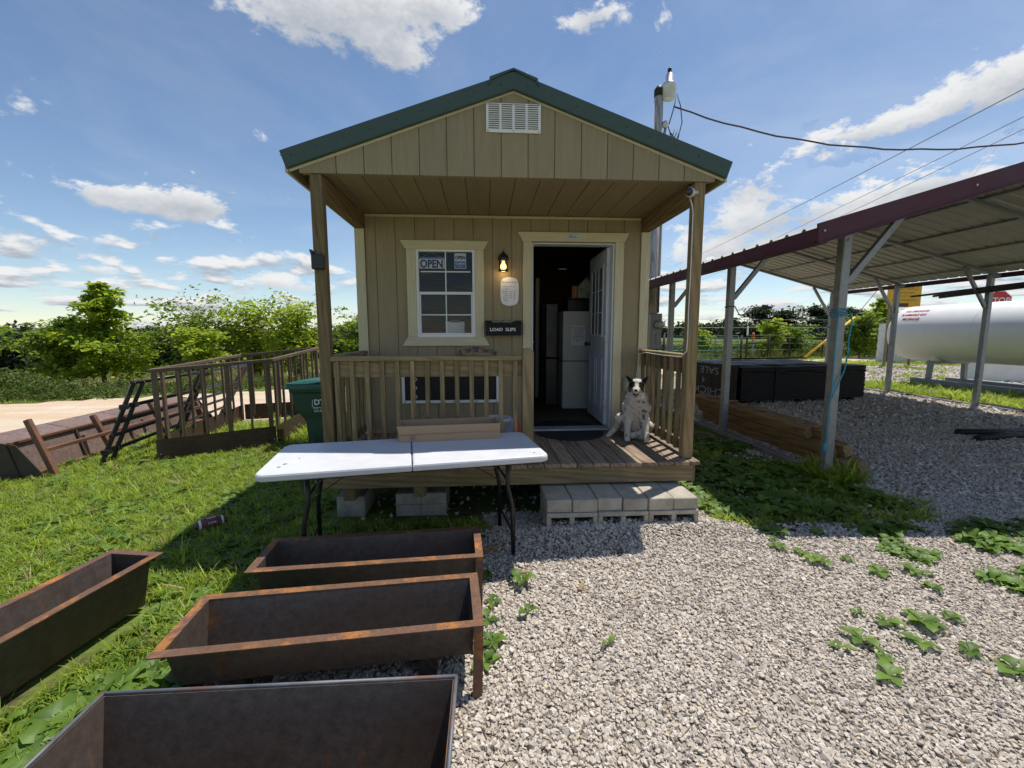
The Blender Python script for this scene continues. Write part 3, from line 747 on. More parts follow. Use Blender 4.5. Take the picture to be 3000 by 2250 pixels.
for s_ in (-1, 1):
    yy = s_*.0245
    for (a0, a1, c0, c1) in ((.12, .385, .17, .78), (.465, .73, .17, .78)):
        for bx in ((a0, a1, c0, c0+.022), (a0, a1, c1-.022, c1), (a0, a0+.022, c0+.022, c1-.022), (a1-.022, a1, c0+.022, c1-.022)):
            MB().box(bx[0], bx[1], yy-.004, yy+.004, bx[2], bx[3], .003).build('panel_moulding', MT['door_white'], door, fix=False)
    for bx in ((.13, .72, 1.02, 1.06), (.13, .72, 1.84, 1.88), (.13, .17, 1.06, 1.84), (.68, .72, 1.06, 1.84), (.34, .355, 1.06, 1.84), (.495, .51, 1.06, 1.84), (.17, .68, 1.31, 1.325), (.17, .68, 1.575, 1.59)):
        MB().box(bx[0], bx[1], yy-.006, yy+.006, bx[2], bx[3], .003).build('lite_bar', MT['door_white'], door, fix=False)
    MB().box(.1705, .6795, yy-.0035, yy-.0015, 1.0605, 1.8395).build('door_glass', m_plain('dim_door_glass', (.13, .14, .16), .1, 0, .1, 3) if s_ < 0 else MT['ink_soft'], door, fix=False)
    MB().lathe([(.028, 0), (.028, .008), (.011, .012), (.011, .03), (.026, .036), (.031, .052), (.024, .066), (.0001, .07)], 14, (0, 0, 0), 'y').build('door_knob', MT['black_metal'], door).matrix_local = Matrix.Translation((.785, s_*.022, .93)) @ Matrix.Diagonal((1, s_, 1, 1))
for z in (.25, 1.02, 1.79): MB().box(-.012, -.002, -.022, .025, z-.055, z+.055, .002).build('hinge', MT['alu'], door, fix=False); 
for z in (.25, 1.02, 1.79): MB().lathe([(.007, -.055), (.007, .055)], 8, (-.008, .029, z), 'z').build('hinge_pin', MT['alu'], door)
MB().box(.655, .812, YW-.0455, YW-.0405, 2.612, 2.668, .004).build('maker_plaque', MT['alu'], shed, fix=False)
pq = MB().tube([(.680, YW-.047, 2.640), (.690, YW-.047, 2.652), (.702, YW-.047, 2.646), (.708, YW-.047, 2.660), (.709, YW-.047, 2.642), (.692, YW-.047, 2.641), (.683, YW-.047, 2.630), (.74, YW-.047, 2.630), (.79, YW-.047, 2.628)], .0022, 5).tube([(.715, YW-.047, 2.643), (.722, YW-.047, 2.648), (.728, YW-.047, 2.640), (.737, YW-.047, 2.647), (.743, YW-.047, 2.639), (.752, YW-.047, 2.646), (.765, YW-.047, 2.645)], .0018, 5).build('plaque_script', MT['ink'], shed)
# room inside
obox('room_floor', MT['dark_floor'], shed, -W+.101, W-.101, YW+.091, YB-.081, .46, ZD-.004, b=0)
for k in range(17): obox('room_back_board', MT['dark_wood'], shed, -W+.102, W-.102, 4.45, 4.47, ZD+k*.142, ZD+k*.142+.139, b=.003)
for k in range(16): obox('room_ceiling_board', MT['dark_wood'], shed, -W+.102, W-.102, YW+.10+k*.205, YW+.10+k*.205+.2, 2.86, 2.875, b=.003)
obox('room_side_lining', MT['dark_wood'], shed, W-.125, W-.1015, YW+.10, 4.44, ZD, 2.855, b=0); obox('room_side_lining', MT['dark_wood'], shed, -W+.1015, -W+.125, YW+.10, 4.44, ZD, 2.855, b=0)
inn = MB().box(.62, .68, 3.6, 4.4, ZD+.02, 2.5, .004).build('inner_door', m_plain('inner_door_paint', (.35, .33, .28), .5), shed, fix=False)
MB().bar((.60, 3.7, 1.45), (.60, 3.82, 1.45), .02, .02).build('lever_handle', MT['alu'], inn, fix=False)
# ------------------------------------------------------------------ things on the shed front
lamp = thing('wall_lamp', 'black porch lantern with a lit bulb beside the window', 'lamp', (-.03, YW-.013, 2.37))
MB().box(-.035, .035, -.02, 0, -.06, .08, .008).build('back_plate', MT['black_metal'], lamp, fix=False)
MB().lathe([(.058, .015), (.060, .02), (.050, .05), (.030, .075), (.010, .09), (.008, .10)], 16, (0, -.075, 0)).build('hood', MT['black_metal'], lamp)
MB().tube([(.0, -.075, .098), (.010, -.075, .106), (.010, -.075, .118), (0, -.075, .124), (-.010, -.075, .118), (-.010, -.075, .106), (0, -.075, .098)], .0025, 6).build('ring', MT['black_metal'], lamp)
MB().lathe([(.048, .014), (.050, -.03), (.046, -.095)], 20, (0, -.075, 0)).build('glass_shade', MT['lamp_glass'], lamp)
for th_ in (45, 135, 225, 315): MB().bar((.052*math.cos(R(th_)), -.075+.052*math.sin(R(th_)), .016), (.050*math.cos(R(th_)), -.075+.050*math.sin(R(th_)), -.10), .005, .005).build('cage_bar', MT['black_metal'], lamp, fix=False)
MB().lathe([(.054, -.095), (.054, -.108), (.046, -.112)], 20, (0, -.075, 0)).build('bottom_ring', MT['black_metal'], lamp)
mb_, nt_, N_, L_, b_ = mat_new('warm_bulb'); b_.inputs['Base Color'].default_value = (1, .8, .45, 1)
b_.inputs['Emission Color'].default_value = (1, .62, .20, 1); b_.inputs['Emission Strength'].default_value = 2.6; MT['bulb'] = mb_
MB().lathe([(.014, .0), (.016, -.02), (.030, -.045), (.034, -.062), (.026, -.084), (.0001, -.094)], 16, (0, -.075, 0)).build('bulb', MT['bulb'], lamp)
MB().lathe([(.016, .016), (.016, .0)], 12, (0, -.075, 0)).build('bulb_socket', MT['white_plastic'], lamp)
MB().tube([(0, -.018, .03), (0, -.05, .055), (0, -.07, .06)], .008, 8).build('arm', MT['black_metal'], lamp)
pl = bpy.data.lights.new('bulb_light', 'POINT'); pl.energy = .55; pl.color = (1, .68, .32); pl.shadow_soft_size = .03
plo = bpy.data.objects.new('bulb_light', pl); COL.objects.link(plo); plo.parent = lamp; plo.location = (0, -.075, -.125)

hs_ = thing('hours_sign', 'white scalloped plaque of opening hours under the porch lantern', 'sign', (.04, YW-.0125, 2.057))
pts = []
for k in range(60):
    t = 2*math.pi*k/60; cx, sx_ = math.cos(t), math.sin(t); x = .1*math.copysign(abs(cx)**.55, cx); z = .155*math.copysign(abs(sx_)**.62, sx_)
    if abs(x) < .078 and abs(z) > .12: z = math.copysign(.134+.020*math.cos(x/.078*math.pi/2), z)
    pts.append((x, z))
MB().prism(pts, -.008, -.0005).build('plaque', MT['paper'], hs_)
text('heading', 'Business Hours', .026, MT['ink_soft'], hs_, face_front(0, -.0088, .100), extrude=.0004)
for i, d in enumerate(('Monday', 'Tuesday', 'Wednesday', 'Thursday', 'Friday', 'Saturday', 'Sunday')):
    z = .052-i*.0245
    text('day', d, .0155, MT['ink'], hs_, face_front(-.018, -.0088, z), 'RIGHT', extrude=.0004)
    if i == 1: text('closed_dot', '*          *', .022, MT['ink'], hs_, face_front(-.008, -.0088, z-.004), 'LEFT', extrude=.0004)
    elif i < 6: text('times', '9:00 - 5:00', .0150, MT['ink_soft'], hs_, face_front(-.002, -.0088, z), 'LEFT', extrude=.0004)
    else: text('times', '-', .0150, MT['ink_soft'], hs_, face_front(.035, -.0088, z), 'LEFT', extrude=.0004)
MT['mail_black'] = m_plain('mailbox_black', (.010, .010, .011), .55, 0, .2, 10, 0, .25)
mbx = thing('mailbox', 'black wall mailbox lettered LOAD SLIPS beneath the hours plaque', 'mailbox', (-.03, YW-.013, 1.655))
MB().box(-.19, .19, -.105, 0, -.075, .05, .006).build('body', MT['mail_black'], mbx, fix=False)
MB().prism([(-.116, .040), (-.116, .055), (-.010, .088), (0, .088), (0, .0505), (-.110, .0505), (-.110, .040)], -.195, .195, 'x').build('lid', MT['mail_black'], mbx)
text('lettering', 'LOAD  SLIPS', .046, MT['chalk'], mbx, face_front(-.01, -.1065, -.012), extrude=.0006, bold=.0012, sx=1.12)
tl = Matrix.Translation((-.0, -.068, .0735)) @ Matrix.Rotation(R(17), 4, 'X')
text('lid_lettering', 'TRUCK DRIVER', .026, MT['chalk'], mbx, tl @ Matrix.Translation((0, .022, .0)), extrude=.0006, sx=1.4)
text('lid_lettering', 'LOAD  PAPERS', .026, MT['chalk'], mbx, tl @ Matrix.Translation((-.02, -.012, .0)), extrude=.0006, sx=1.25)
o = MB().box(-.945, -.662, YW+.012, YW+.014, 2.300, 2.42).build('open_sign', MT['paper'], None, fix=False)
tag(o, 'white OPEN sign with blue top edge hung inside the upper left window panes', 'sign')
MB().box(-.945, -.662, YW+.011, YW+.0118, 2.402, 2.421).build('blue_band', MT['blue_print'], o, fix=False)
text('lettering', 'OPEN', .115, MT['ink'], o, face_front(-.800, YW+.0105, 2.346), extrude=.0006, sx=.82, bold=.004)
MB().tube([(-.90, YW+.0145, 2.42), (-.80, YW+.0145, 2.468), (-.70, YW+.0145, 2.42)], .0012, 4).build('string', MT['white_cord'], o)
o = MB().box(-.555, -.430, YW+.012, YW+.014, 2.300, 2.462).build('come_in_sign', MT['paper'], None, fix=False)
tag(o, 'small OPEN COME IN card inside the upper right window pane', 'sign')
MB().box(-.549, -.436, YW+.011, YW+.0118, 2.306, 2.378).build('blue_panel', MT['blue_print'], o, fix=False)
text('lettering', 'OPEN', .050, MT['ink'], o, face_front(-.4925, YW+.0105, 2.415), extrude=.0006, sx=.85, bold=.002)
text('lettering', 'COME IN', .028, MT['paper'], o, face_front(-.4925, YW+.0100, 2.352), extrude=.0006, sx=.85, bold=.001)
text('lettering', 'WE ARE', .016, MT['paper'], o, face_front(-.4925, YW+.0100, 2.325), extrude=.0006)
pb = thing('printer_box', 'pale grey box standing inside behind the lower right window panes', 'box', (-.575, YW+.35, 1.32))
MB().box(-.11, .11, -.08, .08, 0, .42, .006).build('body', MT['white_metal'], pb, fix=False); MB().box(-.055, .055, -.09, .09, .41, .44, .004).build('handle_notch', MT['ink_soft'], pb, fix=False)
sh = thing('counter_shelf', 'dark counter inside the shed below the window', 'counter', (-.65, YW+.35, ZD-.003))
MB().box(-.7, .7, -.24, .24, .78, .82, .004).build('top', MT['dark_wood'], sh, fix=False)
for sx in (-.66, .66): MB().box(sx-.02, sx+.02, -.2, .2, 0, .779, .003).build('support', MT['dark_wood'], sh, fix=False)

ac = thing('air_conditioner', 'through-wall air conditioner with exposed black coil behind the porch railing', 'air conditioner', (-.615, YW-.013, 1.02))
m_ = MB()
for a in ((-.535, .535, -.185, -.155), (-.535, .535, .155, .185), (-.535, -.505, -.1545, .1545), (.505, .535, -.1545, .1545)): m_.box(a[0], a[1], -.02, 0, a[2], a[3])
m_.build('frame', MT['white_metal'], ac, fix=False)
MB().box(-.504, .504, -.004, .22, -.154, .154).build('housing', MT['tar'], ac, fix=False)
for k in range(22): MB().box(-.22, .36, -.010, -.0042, -.145+k*.0135, -.1405+k*.0135).build('coil_fin', MT['black_metal'], ac, fix=False)
MB().box(.37, .385, -.014, -.0042, -.15, .15).build('coil_end', MT['alu'], ac, fix=False)
MB().tube([(-.40+.03*math.sin(t*.9), -.012, -.14+t*.014) for t in range(20)], .006, 6).build('copper_pipe', MT['alu'], ac)
MB().tube([(-.28+.012*math.sin(t*2.1), -.012, -.14+t*.014) for t in range(20)], .004, 6).build('copper_pipe', MT['black_metal'], ac)
for sx in (-.5, -.25, .03, .28, .5): MB().lathe([(.0001, -.024), (.007, -.022), (.007, -.02)], 8, (sx, 0, -.17), 'y').build('screw', MT['ink'], ac)
dogcam = thing('security_camera', 'white round security camera at the top of the right porch post', 'camera', (1.45, -.035, 2.742))
MB().lathe([(.0001, -.062), (.030, -.060), (.036, -.045), (.036, .008), (.028, .02), (.010, .028)], 18, (0, 0, 0), 'y').build('body', MT['white_plastic'], dogcam)
MB().lathe([(.0001, -.066), (.022, -.064), (.031, -.0625)], 18, (0, 0, 0), 'y').build('lens', m_plain('camera_lens', (.012, .014, .02), .12), dogcam)
dogcam.rotation_euler = (R(8), 0, R(-38))
MB().tube([(.0, .02, 0), (.03, .03, .0), (.05, .03, .0)], .012, 8).build('mount', MT['white_plastic'], dogcam)
cord = MB().tube([(1.455, -.008, 2.71), (1.475, -.010, 2.66), (1.488, -.008, 2.6), (1.492, -.007, 2.2), (1.489, -.007, 1.8), (1.492, -.007, 1.55), (1.488, -.007, 1.45), (1.470, .03, 1.41), (1.493, .10, 1.395), (1.494, .5, 1.39), (1.494, .95, 1.395), (1.490, 1.12, 1.37), (1.47, 1.145, 1.1), (1.44, 1.15, .98)], .0042, 6).build('camera_cord', MT['white_cord'])
tag(cord, 'white cord running down the right porch post and along the side rail', 'cord')
bx = thing('post_bracket', 'small black box strapped to the left porch post', 'bracket', (-1.545, -.0, 2.17))
MB().box(-.05, .045, -.045, -.001, -.06, .055, .006).build('body', MT['black_plastic'], bx, fix=False)
MB().prism([(-.05, .05), (-.03, .05), (-.042, .088), (-.062, .092)], -.04, -.01).build('clip', MT['black_plastic'], bx)
outlet = thing('outlet_box', 'clear weatherproof outlet cover on the wall beside the dog', 'outlet', (1.385, YW-.0125, 1.02))
MB().box(-.055, .055, -.045, 0, -.08, .08, .012).build('cover', m_plain('clear_grey_cover', (.30, .28, .22), .2), outlet, fix=False); MB().box(-.035, .035, -.05, -.0455, -.03, .04, .004).build('socket_face', m_plain('outlet_face', (.42, .40, .34), .4), outlet, fix=False)
plg = thing('plug_adapter', 'round white plug with coiled grey cord beside the dog', 'plug', (1.405, YW-.10, .80))
MB().lathe([(.0001, -.012), (.036, -.010), (.040, 0), (.036, .012), (.0001, .014)], 16, (0, 0, 0), 'y').build('disc', MT['white_plastic'], plg)
MB().tube([(0, 0, .035), (-.012, .03, .10), (-.02, .05, .2)], .005, 6).build('lead', MT['white_cord'], plg)
MB().tube([(-.05+.075*math.cos(t*.5), -.0+.012*math.sin(t*.33), -.16+.085*math.sin(t*.5)) for t in range(0, 40)], .007, 6).build('coil', MT['rope_grey'], plg)
rag = MB()
for k in range(14):
    t = k/13; rag.tube([( -.46+.30*t, .0+.04*math.sin(k*2.1), 1.436+.03*math.sin(t*3.1)), (-.46+.30*t+.012, .05+.03*math.cos(k), 1.446+.032*math.sin(t*3.1+.2))], [.018+.006*math.sin(k), .016], 7)
rag = rag.build('shop_rag', MT['rag']); tag(rag, 'crumpled grey pink rag lying on the front porch rail', 'rag')
mat_ = thing('door_mat', 'black half-round rubber mat on the porch before the open door', 'mat', (.70, 1.10, ZD+.0025))
MB().prism([(-.38, -.0)]+[(.38*math.cos(math.pi+t*math.pi/24), .41*math.sin(math.pi+t*math.pi/24)) for t in range(1, 24)]+[(.38, 0)], 0, .010, 'z').build('mat', MT['rubber'], mat_)
mt2 = thing('inside_mat', 'dark half-round mat on the floor just inside the doorway', 'mat', (.70, YW+.16, ZD-.002))
MB().prism([(.36*math.cos(t*math.pi/20), .36*math.sin(t*math.pi/20)) for t in range(21)], 0, .008, 'z').build('mat', MT['rubber'], mt2)

cab = thing('filing_cabinet', 'grey two-part cabinet standing just inside the doorway', 'cabinet', (1.10, 2.6, ZD-.003))
MB().box(-.205, .36, 0, .5, 0, .695, .008).build('lower_box', MT['steel_grey'], cab, fix=False); MB().box(-.203, .36, .003, .5, .705, 1.42, .008).build('upper_box', MT['steel_grey'], cab, fix=False)
MB().box(-.195, .35, .01, .5, .694, .706).build('joint', MT['ink'], cab, fix=False)
nt = thing('paper_notice', 'white card payment notice taped to the grey cabinet', 'notice', (1.12, 2.6015, 1.57))
MB().box(-.105, .105, -.0015, -.0005, -.145, .145).build('sheet', MT['paper'], nt, fix=False)
for i, s_ in enumerate(('YOU ARE WARNED!', 'ALL CARD', 'PAYMENTS', 'WILL BE', 'CHARGED A', 'FEE OF 3.5% /', '$0.50')): text('line', s_, .030 if i else .024, MT['ink'], nt, face_front(0, -.0022, .105-i*.030), extrude=.0003)
MB().prism([(-.008, .152), (.008, .152), (0, .134)], -.004, -.001).build('magnet', MT['ink'], nt)
bin_ = thing('black_crate', 'black crate on top of the grey cabinet', 'crate', (1.22, 2.66, ZD+1.418)); MB().box(-.25, .22, 0, .35, 0, .17, .01).build('body', MT['black_plastic'], bin_, fix=False); MB().box(-.26, .23, -.01, .36, .171, .186, .004).build('rim', MT['black_plastic'], bin_, fix=False)
sb = thing('seed_bag', 'printed feed bag with handles standing on the black crate', 'bag', (1.22, 2.78, ZD+1.605))
MB().prism([(-.08, 0), (.11, 0), (.12, .16), (.06, .30), (.04, .31), (-.06, .2), (-.09, .15)], -.05, .05).build('bag', MT['seed_bag'], sb); MB().tube([(-.02, -.055, .18), (.02, -.058, .29), (.09, -.055, .14)], .004, 5).build('handle', MT['white_cord'], sb)
sb2 = thing('orange_packet', 'orange packet beside the printed feed bag', 'packet', (1.115, 2.84, ZD+1.605)); MB().box(-.05, .035, -.02, .02, 0, .19, .008).build('packet', MT['orange'], sb2, fix=False)
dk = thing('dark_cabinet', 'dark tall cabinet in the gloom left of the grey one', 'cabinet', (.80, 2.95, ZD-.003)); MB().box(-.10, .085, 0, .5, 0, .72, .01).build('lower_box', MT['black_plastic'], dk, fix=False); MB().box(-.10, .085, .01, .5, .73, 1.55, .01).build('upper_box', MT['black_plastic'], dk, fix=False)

# ------------------------------------------------------------------ under and before the porch
pier = thing('pier_block', 'single concrete block under the left porch corner', 'block', (-1.44, .22, 0), group='blocks under the porch')
MB().box(-.11, .13, -.1, .3, -.02, .185, .006).build('block', MT['concrete'], pier, fix=False)
for k, (z0, z1) in enumerate(((-.02, .10), (.102, .205))):
    for j in range(2):
        p_ = MB().box(-1.035+j*.222, -.815+j*.222, .10, .5, z0, z1, .006).build('pier_brick', MT['concrete'], None, fix=False)
        tag(p_, ('lower' if k == 0 else 'upper')+' '+('left' if j == 0 else 'right')+' concrete brick of the middle porch pier', 'block', 'blocks under the porch')
for i in range(2):
    p_ = MB().box(.55+i*.8, .78+i*.8, .12, .5, -.02, .197-.06*i, .006).build('pier_block', MT['concrete'], None, fix=False)
    tag(p_, ('concrete block under the porch behind the table leg', 'concrete block under the porch behind the block step')[i], 'block', 'blocks under the porch')
names = ('leftmost', 'second', 'third', 'fourth', 'fifth', 'rightmost')
for i in range(6):
    x0 = .232+i*.2045; dz = (.0, .0, .002, -.002, .001, -.004)[i]
    p_ = MB().box(x0+.0025, x0+.2015, -.385+(.004, -.004, .012, .0, -.008, -.003)[i], .015, .198, .300+dz, .007).build('cap_block', MT['concrete'], None, fix=False)
    tag(p_, f'{names[i]} of the six flat concrete cap blocks forming the porch step' if i in (0, 5) else f'{names[i]} flat concrete cap block from the left on the porch step', 'block', 'cap blocks of the porch step')
for i in range(3):
    x0 = .232+i*.412; m_ = MB(); w_ = .405; z0, z1 = -.01, .1965
    m_.box(x0, x0+w_, -.400, -.005, z1-.034, z1, .003); m_.box(x0, x0+w_, -.400, -.005, z0, z0+.03, .003)
    for a, b2 in ((0, .034), (w_/2-.018, w_/2+.018), (w_-.034, w_)): m_.box(x0+a, x0+b2, -.400, -.005, z0+.03, z1-.034)
    p_ = m_.build('hollow_block', MT['concrete'], None, fix=False)
    tag(p_, f'{("left", "middle", "right")[i]} hollow concrete block lying under the step caps, stone spilling in', 'block', 'hollow blocks of the porch step')

# folding table
tb = thing('folding_table', 'white plastic folding table set up before the porch', 'table', (-.765, -.595, 0), math.atan2(.29, 1.715))
Lh, Dh, zt = .905, .365, .79
def rounded(x0, x1, y0, y1, r, cs, n=6):
    P = []
    for i, (cx, cy, a0) in enumerate(((x1-r, y1-r, 0), (x0+r, y1-r, 90), (x0+r, y0+r, 180), (x1-r, y0+r, 270))):
        if cs[i]:
            for k in range(n+1): a = R(a0+90*k/n); P.append((cx+r*math.cos(a), cy+r*math.sin(a)))
        else: P.append({0: (x1, y1), 1: (x0, y1), 2: (x0, y0), 3: (x1, y0)}[i])
    return P
for s_ in (-1, 1):
    P = rounded(-Lh, -.003, -Dh, Dh, .06, (0, 1, 1, 0)) if s_ < 0 else rounded(.003, Lh, -Dh, Dh, .06, (1, 0, 0, 1))
    m_ = MB(); n = len(P)
    def ring(ins, z): 
        c = (-Lh/2 if s_ < 0 else Lh/2, 0); return [(p[0]-ins*(1 if p[0] > c[0] else -1), p[1]-ins*(1 if p[1] > 0 else -1), z) for p in P]
    rings = [ring(.006, zt-.045), ring(0, zt-.038), ring(0, zt-.014), ring(.004, zt-.004), ring(.012, zt)]
    V = [p for r_ in rings for p in r_]
    F = [(i*n+k, i*n+(k+1) % n, (i+1)*n+(k+1) % n, (i+1)*n+k) for i in range(len(rings)-1) for k in range(n)]+[tuple(range(4*n, 5*n)), tuple(reversed(range(n)))]
    m_.add(V, F); m_.build('table_leaf', MT['white_plastic'], tb)
    lx = s_*.66
    for yy in (-.16, .26):
        MB().tube([(lx, yy, zt-.045), (lx+s_*.00, yy, .52), (lx+s_*.03, yy*1.12, .38), (lx+s_*.035, yy*1.15, .008)], .0165, 9).build('leg', MT['black_metal'], tb)
        MB().lathe([(.017, .0), (.017, .03)], 9, (lx+s_*.035, yy*1.15, .002)).build('foot_cap', MT['black_plastic'], tb)
    MB().tube([(lx, -.16, .56), (lx, .26, .56)], .010, 8).build('cross_bar', MT['black_metal'], tb); MB().tube([(lx+s_*.033, -.184, .18), (lx+s_*.033, .295, .18)], .010, 8).build('cross_bar', MT['black_metal'], tb)
    MB().bar((lx, -.02, .50), (s_*.30, -.02, zt-.05), .018, .006).build('folding_brace', MT['black_metal'], tb, fix=False); MB().bar((lx, .02, .58), (s_*.48, .02, zt-.12), .018, .006).build('folding_brace', MT['black_metal'], tb, fix=False)
    MB().box(*(sorted((s_*.28, s_*.36))), -.05, .05, zt-.07, zt-.046).build('brace_bracket', MT['black_metal'], tb, fix=False)
MB().tube([(-Lh+.05, -.3, zt-.06), (Lh-.05, -.3, zt-.06)], .009, 8).build('side_rail', MT['black_metal'], tb); MB().tube([(-Lh+.05, .3, zt-.06), (Lh-.05, .3, zt-.06)], .009, 8).build('side_rail', MT['black_metal'], tb)
for (x, y, r_) in ((-.80, -.22, .012), (-.72, -.05, .006), (.82, -.28, .008), (-.78, -.16, .014), (.62, .2, .005)):
    MB().lathe([(r_, 0), (r_*.8, .0008)], 8, (x, y, zt+.0006)).build('scuff', MT['ink_soft'], tb)
# cardboard tray on the table
ct = thing('cardboard_box', 'long low open cardboard tray on the white folding table', 'box', (-.525, -.225, zt+.001), R(5.5))
bl, bd, bh = .385, .125, .118
MB().box(-bl, bl, -bd, -bd+.005, 0, bh).build('side_panel', MT['cardboard'], ct, fix=False); MB().box(-bl, bl, bd-.005, bd, 0, bh+.004).build('side_panel', MT['cardboard'], ct, fix=False)
MB().box(-bl, -bl+.005, -bd+.005, bd-.005, 0, bh+.003).build('end_panel', MT['cardboard'], ct, fix=False); MB().box(bl-.005, bl, -bd+.005, bd-.005, 0, bh+.003).build('end_panel', MT['cardboard'], ct, fix=False)
MB().box(-bl+.005, bl-.005, -bd+.005, bd-.005, 0, .005).build('base_panel', MT['cardboard_in'], ct, fix=False)
MB().bar((-bl-.006, -bd-.003, bh*.44), (bl+.002, -bd-.003, bh*.54), .004, .002).build('tape_seam', MT['cardboard_in'], ct, fix=False)
MB().prism([(-bl-.012, bh+.004), (bl+.004, bh+.004), (bl, bh*.55), (-bl+.004, bh*.50)], -bd-.006, -bd-.0035).build('flap', MT['cardboard'], ct)
for k in range(5): MB().box(-.300, -.260, -bd-.0012, -bd-.0004, .012+k*.008, .016+k*.008).build('print_mark', MT['ink_soft'], ct, fix=False)
MB().box(-.302, -.258, -bd-.0010, -bd-.0003, .053, .056).build('print_mark', MT['ink_soft'], ct, fix=False)
bk = thing('white_pail', 'white plastic pail on the porch behind the cardboard tray', 'pail', (-.13, .36, ZD))
MB().lathe([(.105, 0), (.125, .30), (.132, .30), (.132, .325), (.118, .325), (.112, .02), (.0001, .02)], 20).build('pail', MT['white_plastic'], bk); MB().tube([(.13*math.cos(t), .13*math.sin(t)-.0, .27-.05*math.sin(t*1.0)) for t in [math.pi+k*math.pi/10 for k in range(11)]], .003, 5).build('bail', MT['alu'], bk)
rb = thing('printed_bag', 'red and blue printed plastic bag beside the newel post', 'bag', (.02, .34, ZD))
m_ = MB(); 
prof = [(-.075, 0), (.03, 0), (.035, .15), (.022, .30), (-.02, .315), (-.07, .28), (-.08, .12)]
m_.prism(prof, -.05, .05); m_.build('bag', MT['blue_bag'], rb); MB().prism([(.0305, .0), (.066, .01), (.070, .2), (.045, .32), (.023, .30), (.036, .15)], -.048, .048).build('bag_side', MT['red_bag'], rb)
# football on the lawn
fb = thing('football', 'small brown football with white stripes lying in the grass', 'football', (-2.51, -.05, .055), 0, rot=(R(25), 0, R(42)))
prof = [(max(.0001, .058*(1-(t/.125)**2)**.75), t) for t in np.linspace(-.125, .125, 19)]
MB().lathe([(a, b2) for a, b2 in prof], 16, (0, 0, 0), 'x').build('ball', MT['leather'], fb)
for s_ in (-1, 1):
    r0 = [.058*(1-(t/.125)**2)**.75+.0008 for t in (.070, .078, .086)]
    MB().lathe([(r0[0], s_*.070), (r0[1], s_*.078), (r0[2], s_*.086)], 16, (0, 0, 0), 'x').build('stripe', MT['chalk'], fb)
text('lettering', 'ZONE', .022, MT['chalk'], fb, Matrix.Translation((.0, -.042, .041)) @ Matrix.Rotation(R(45), 4, 'X'), extrude=.001)
MB().box(-.03, .03, -.003, .003, .0565, .060, .001).build('lacing', MT['chalk'], fb, fix=False)

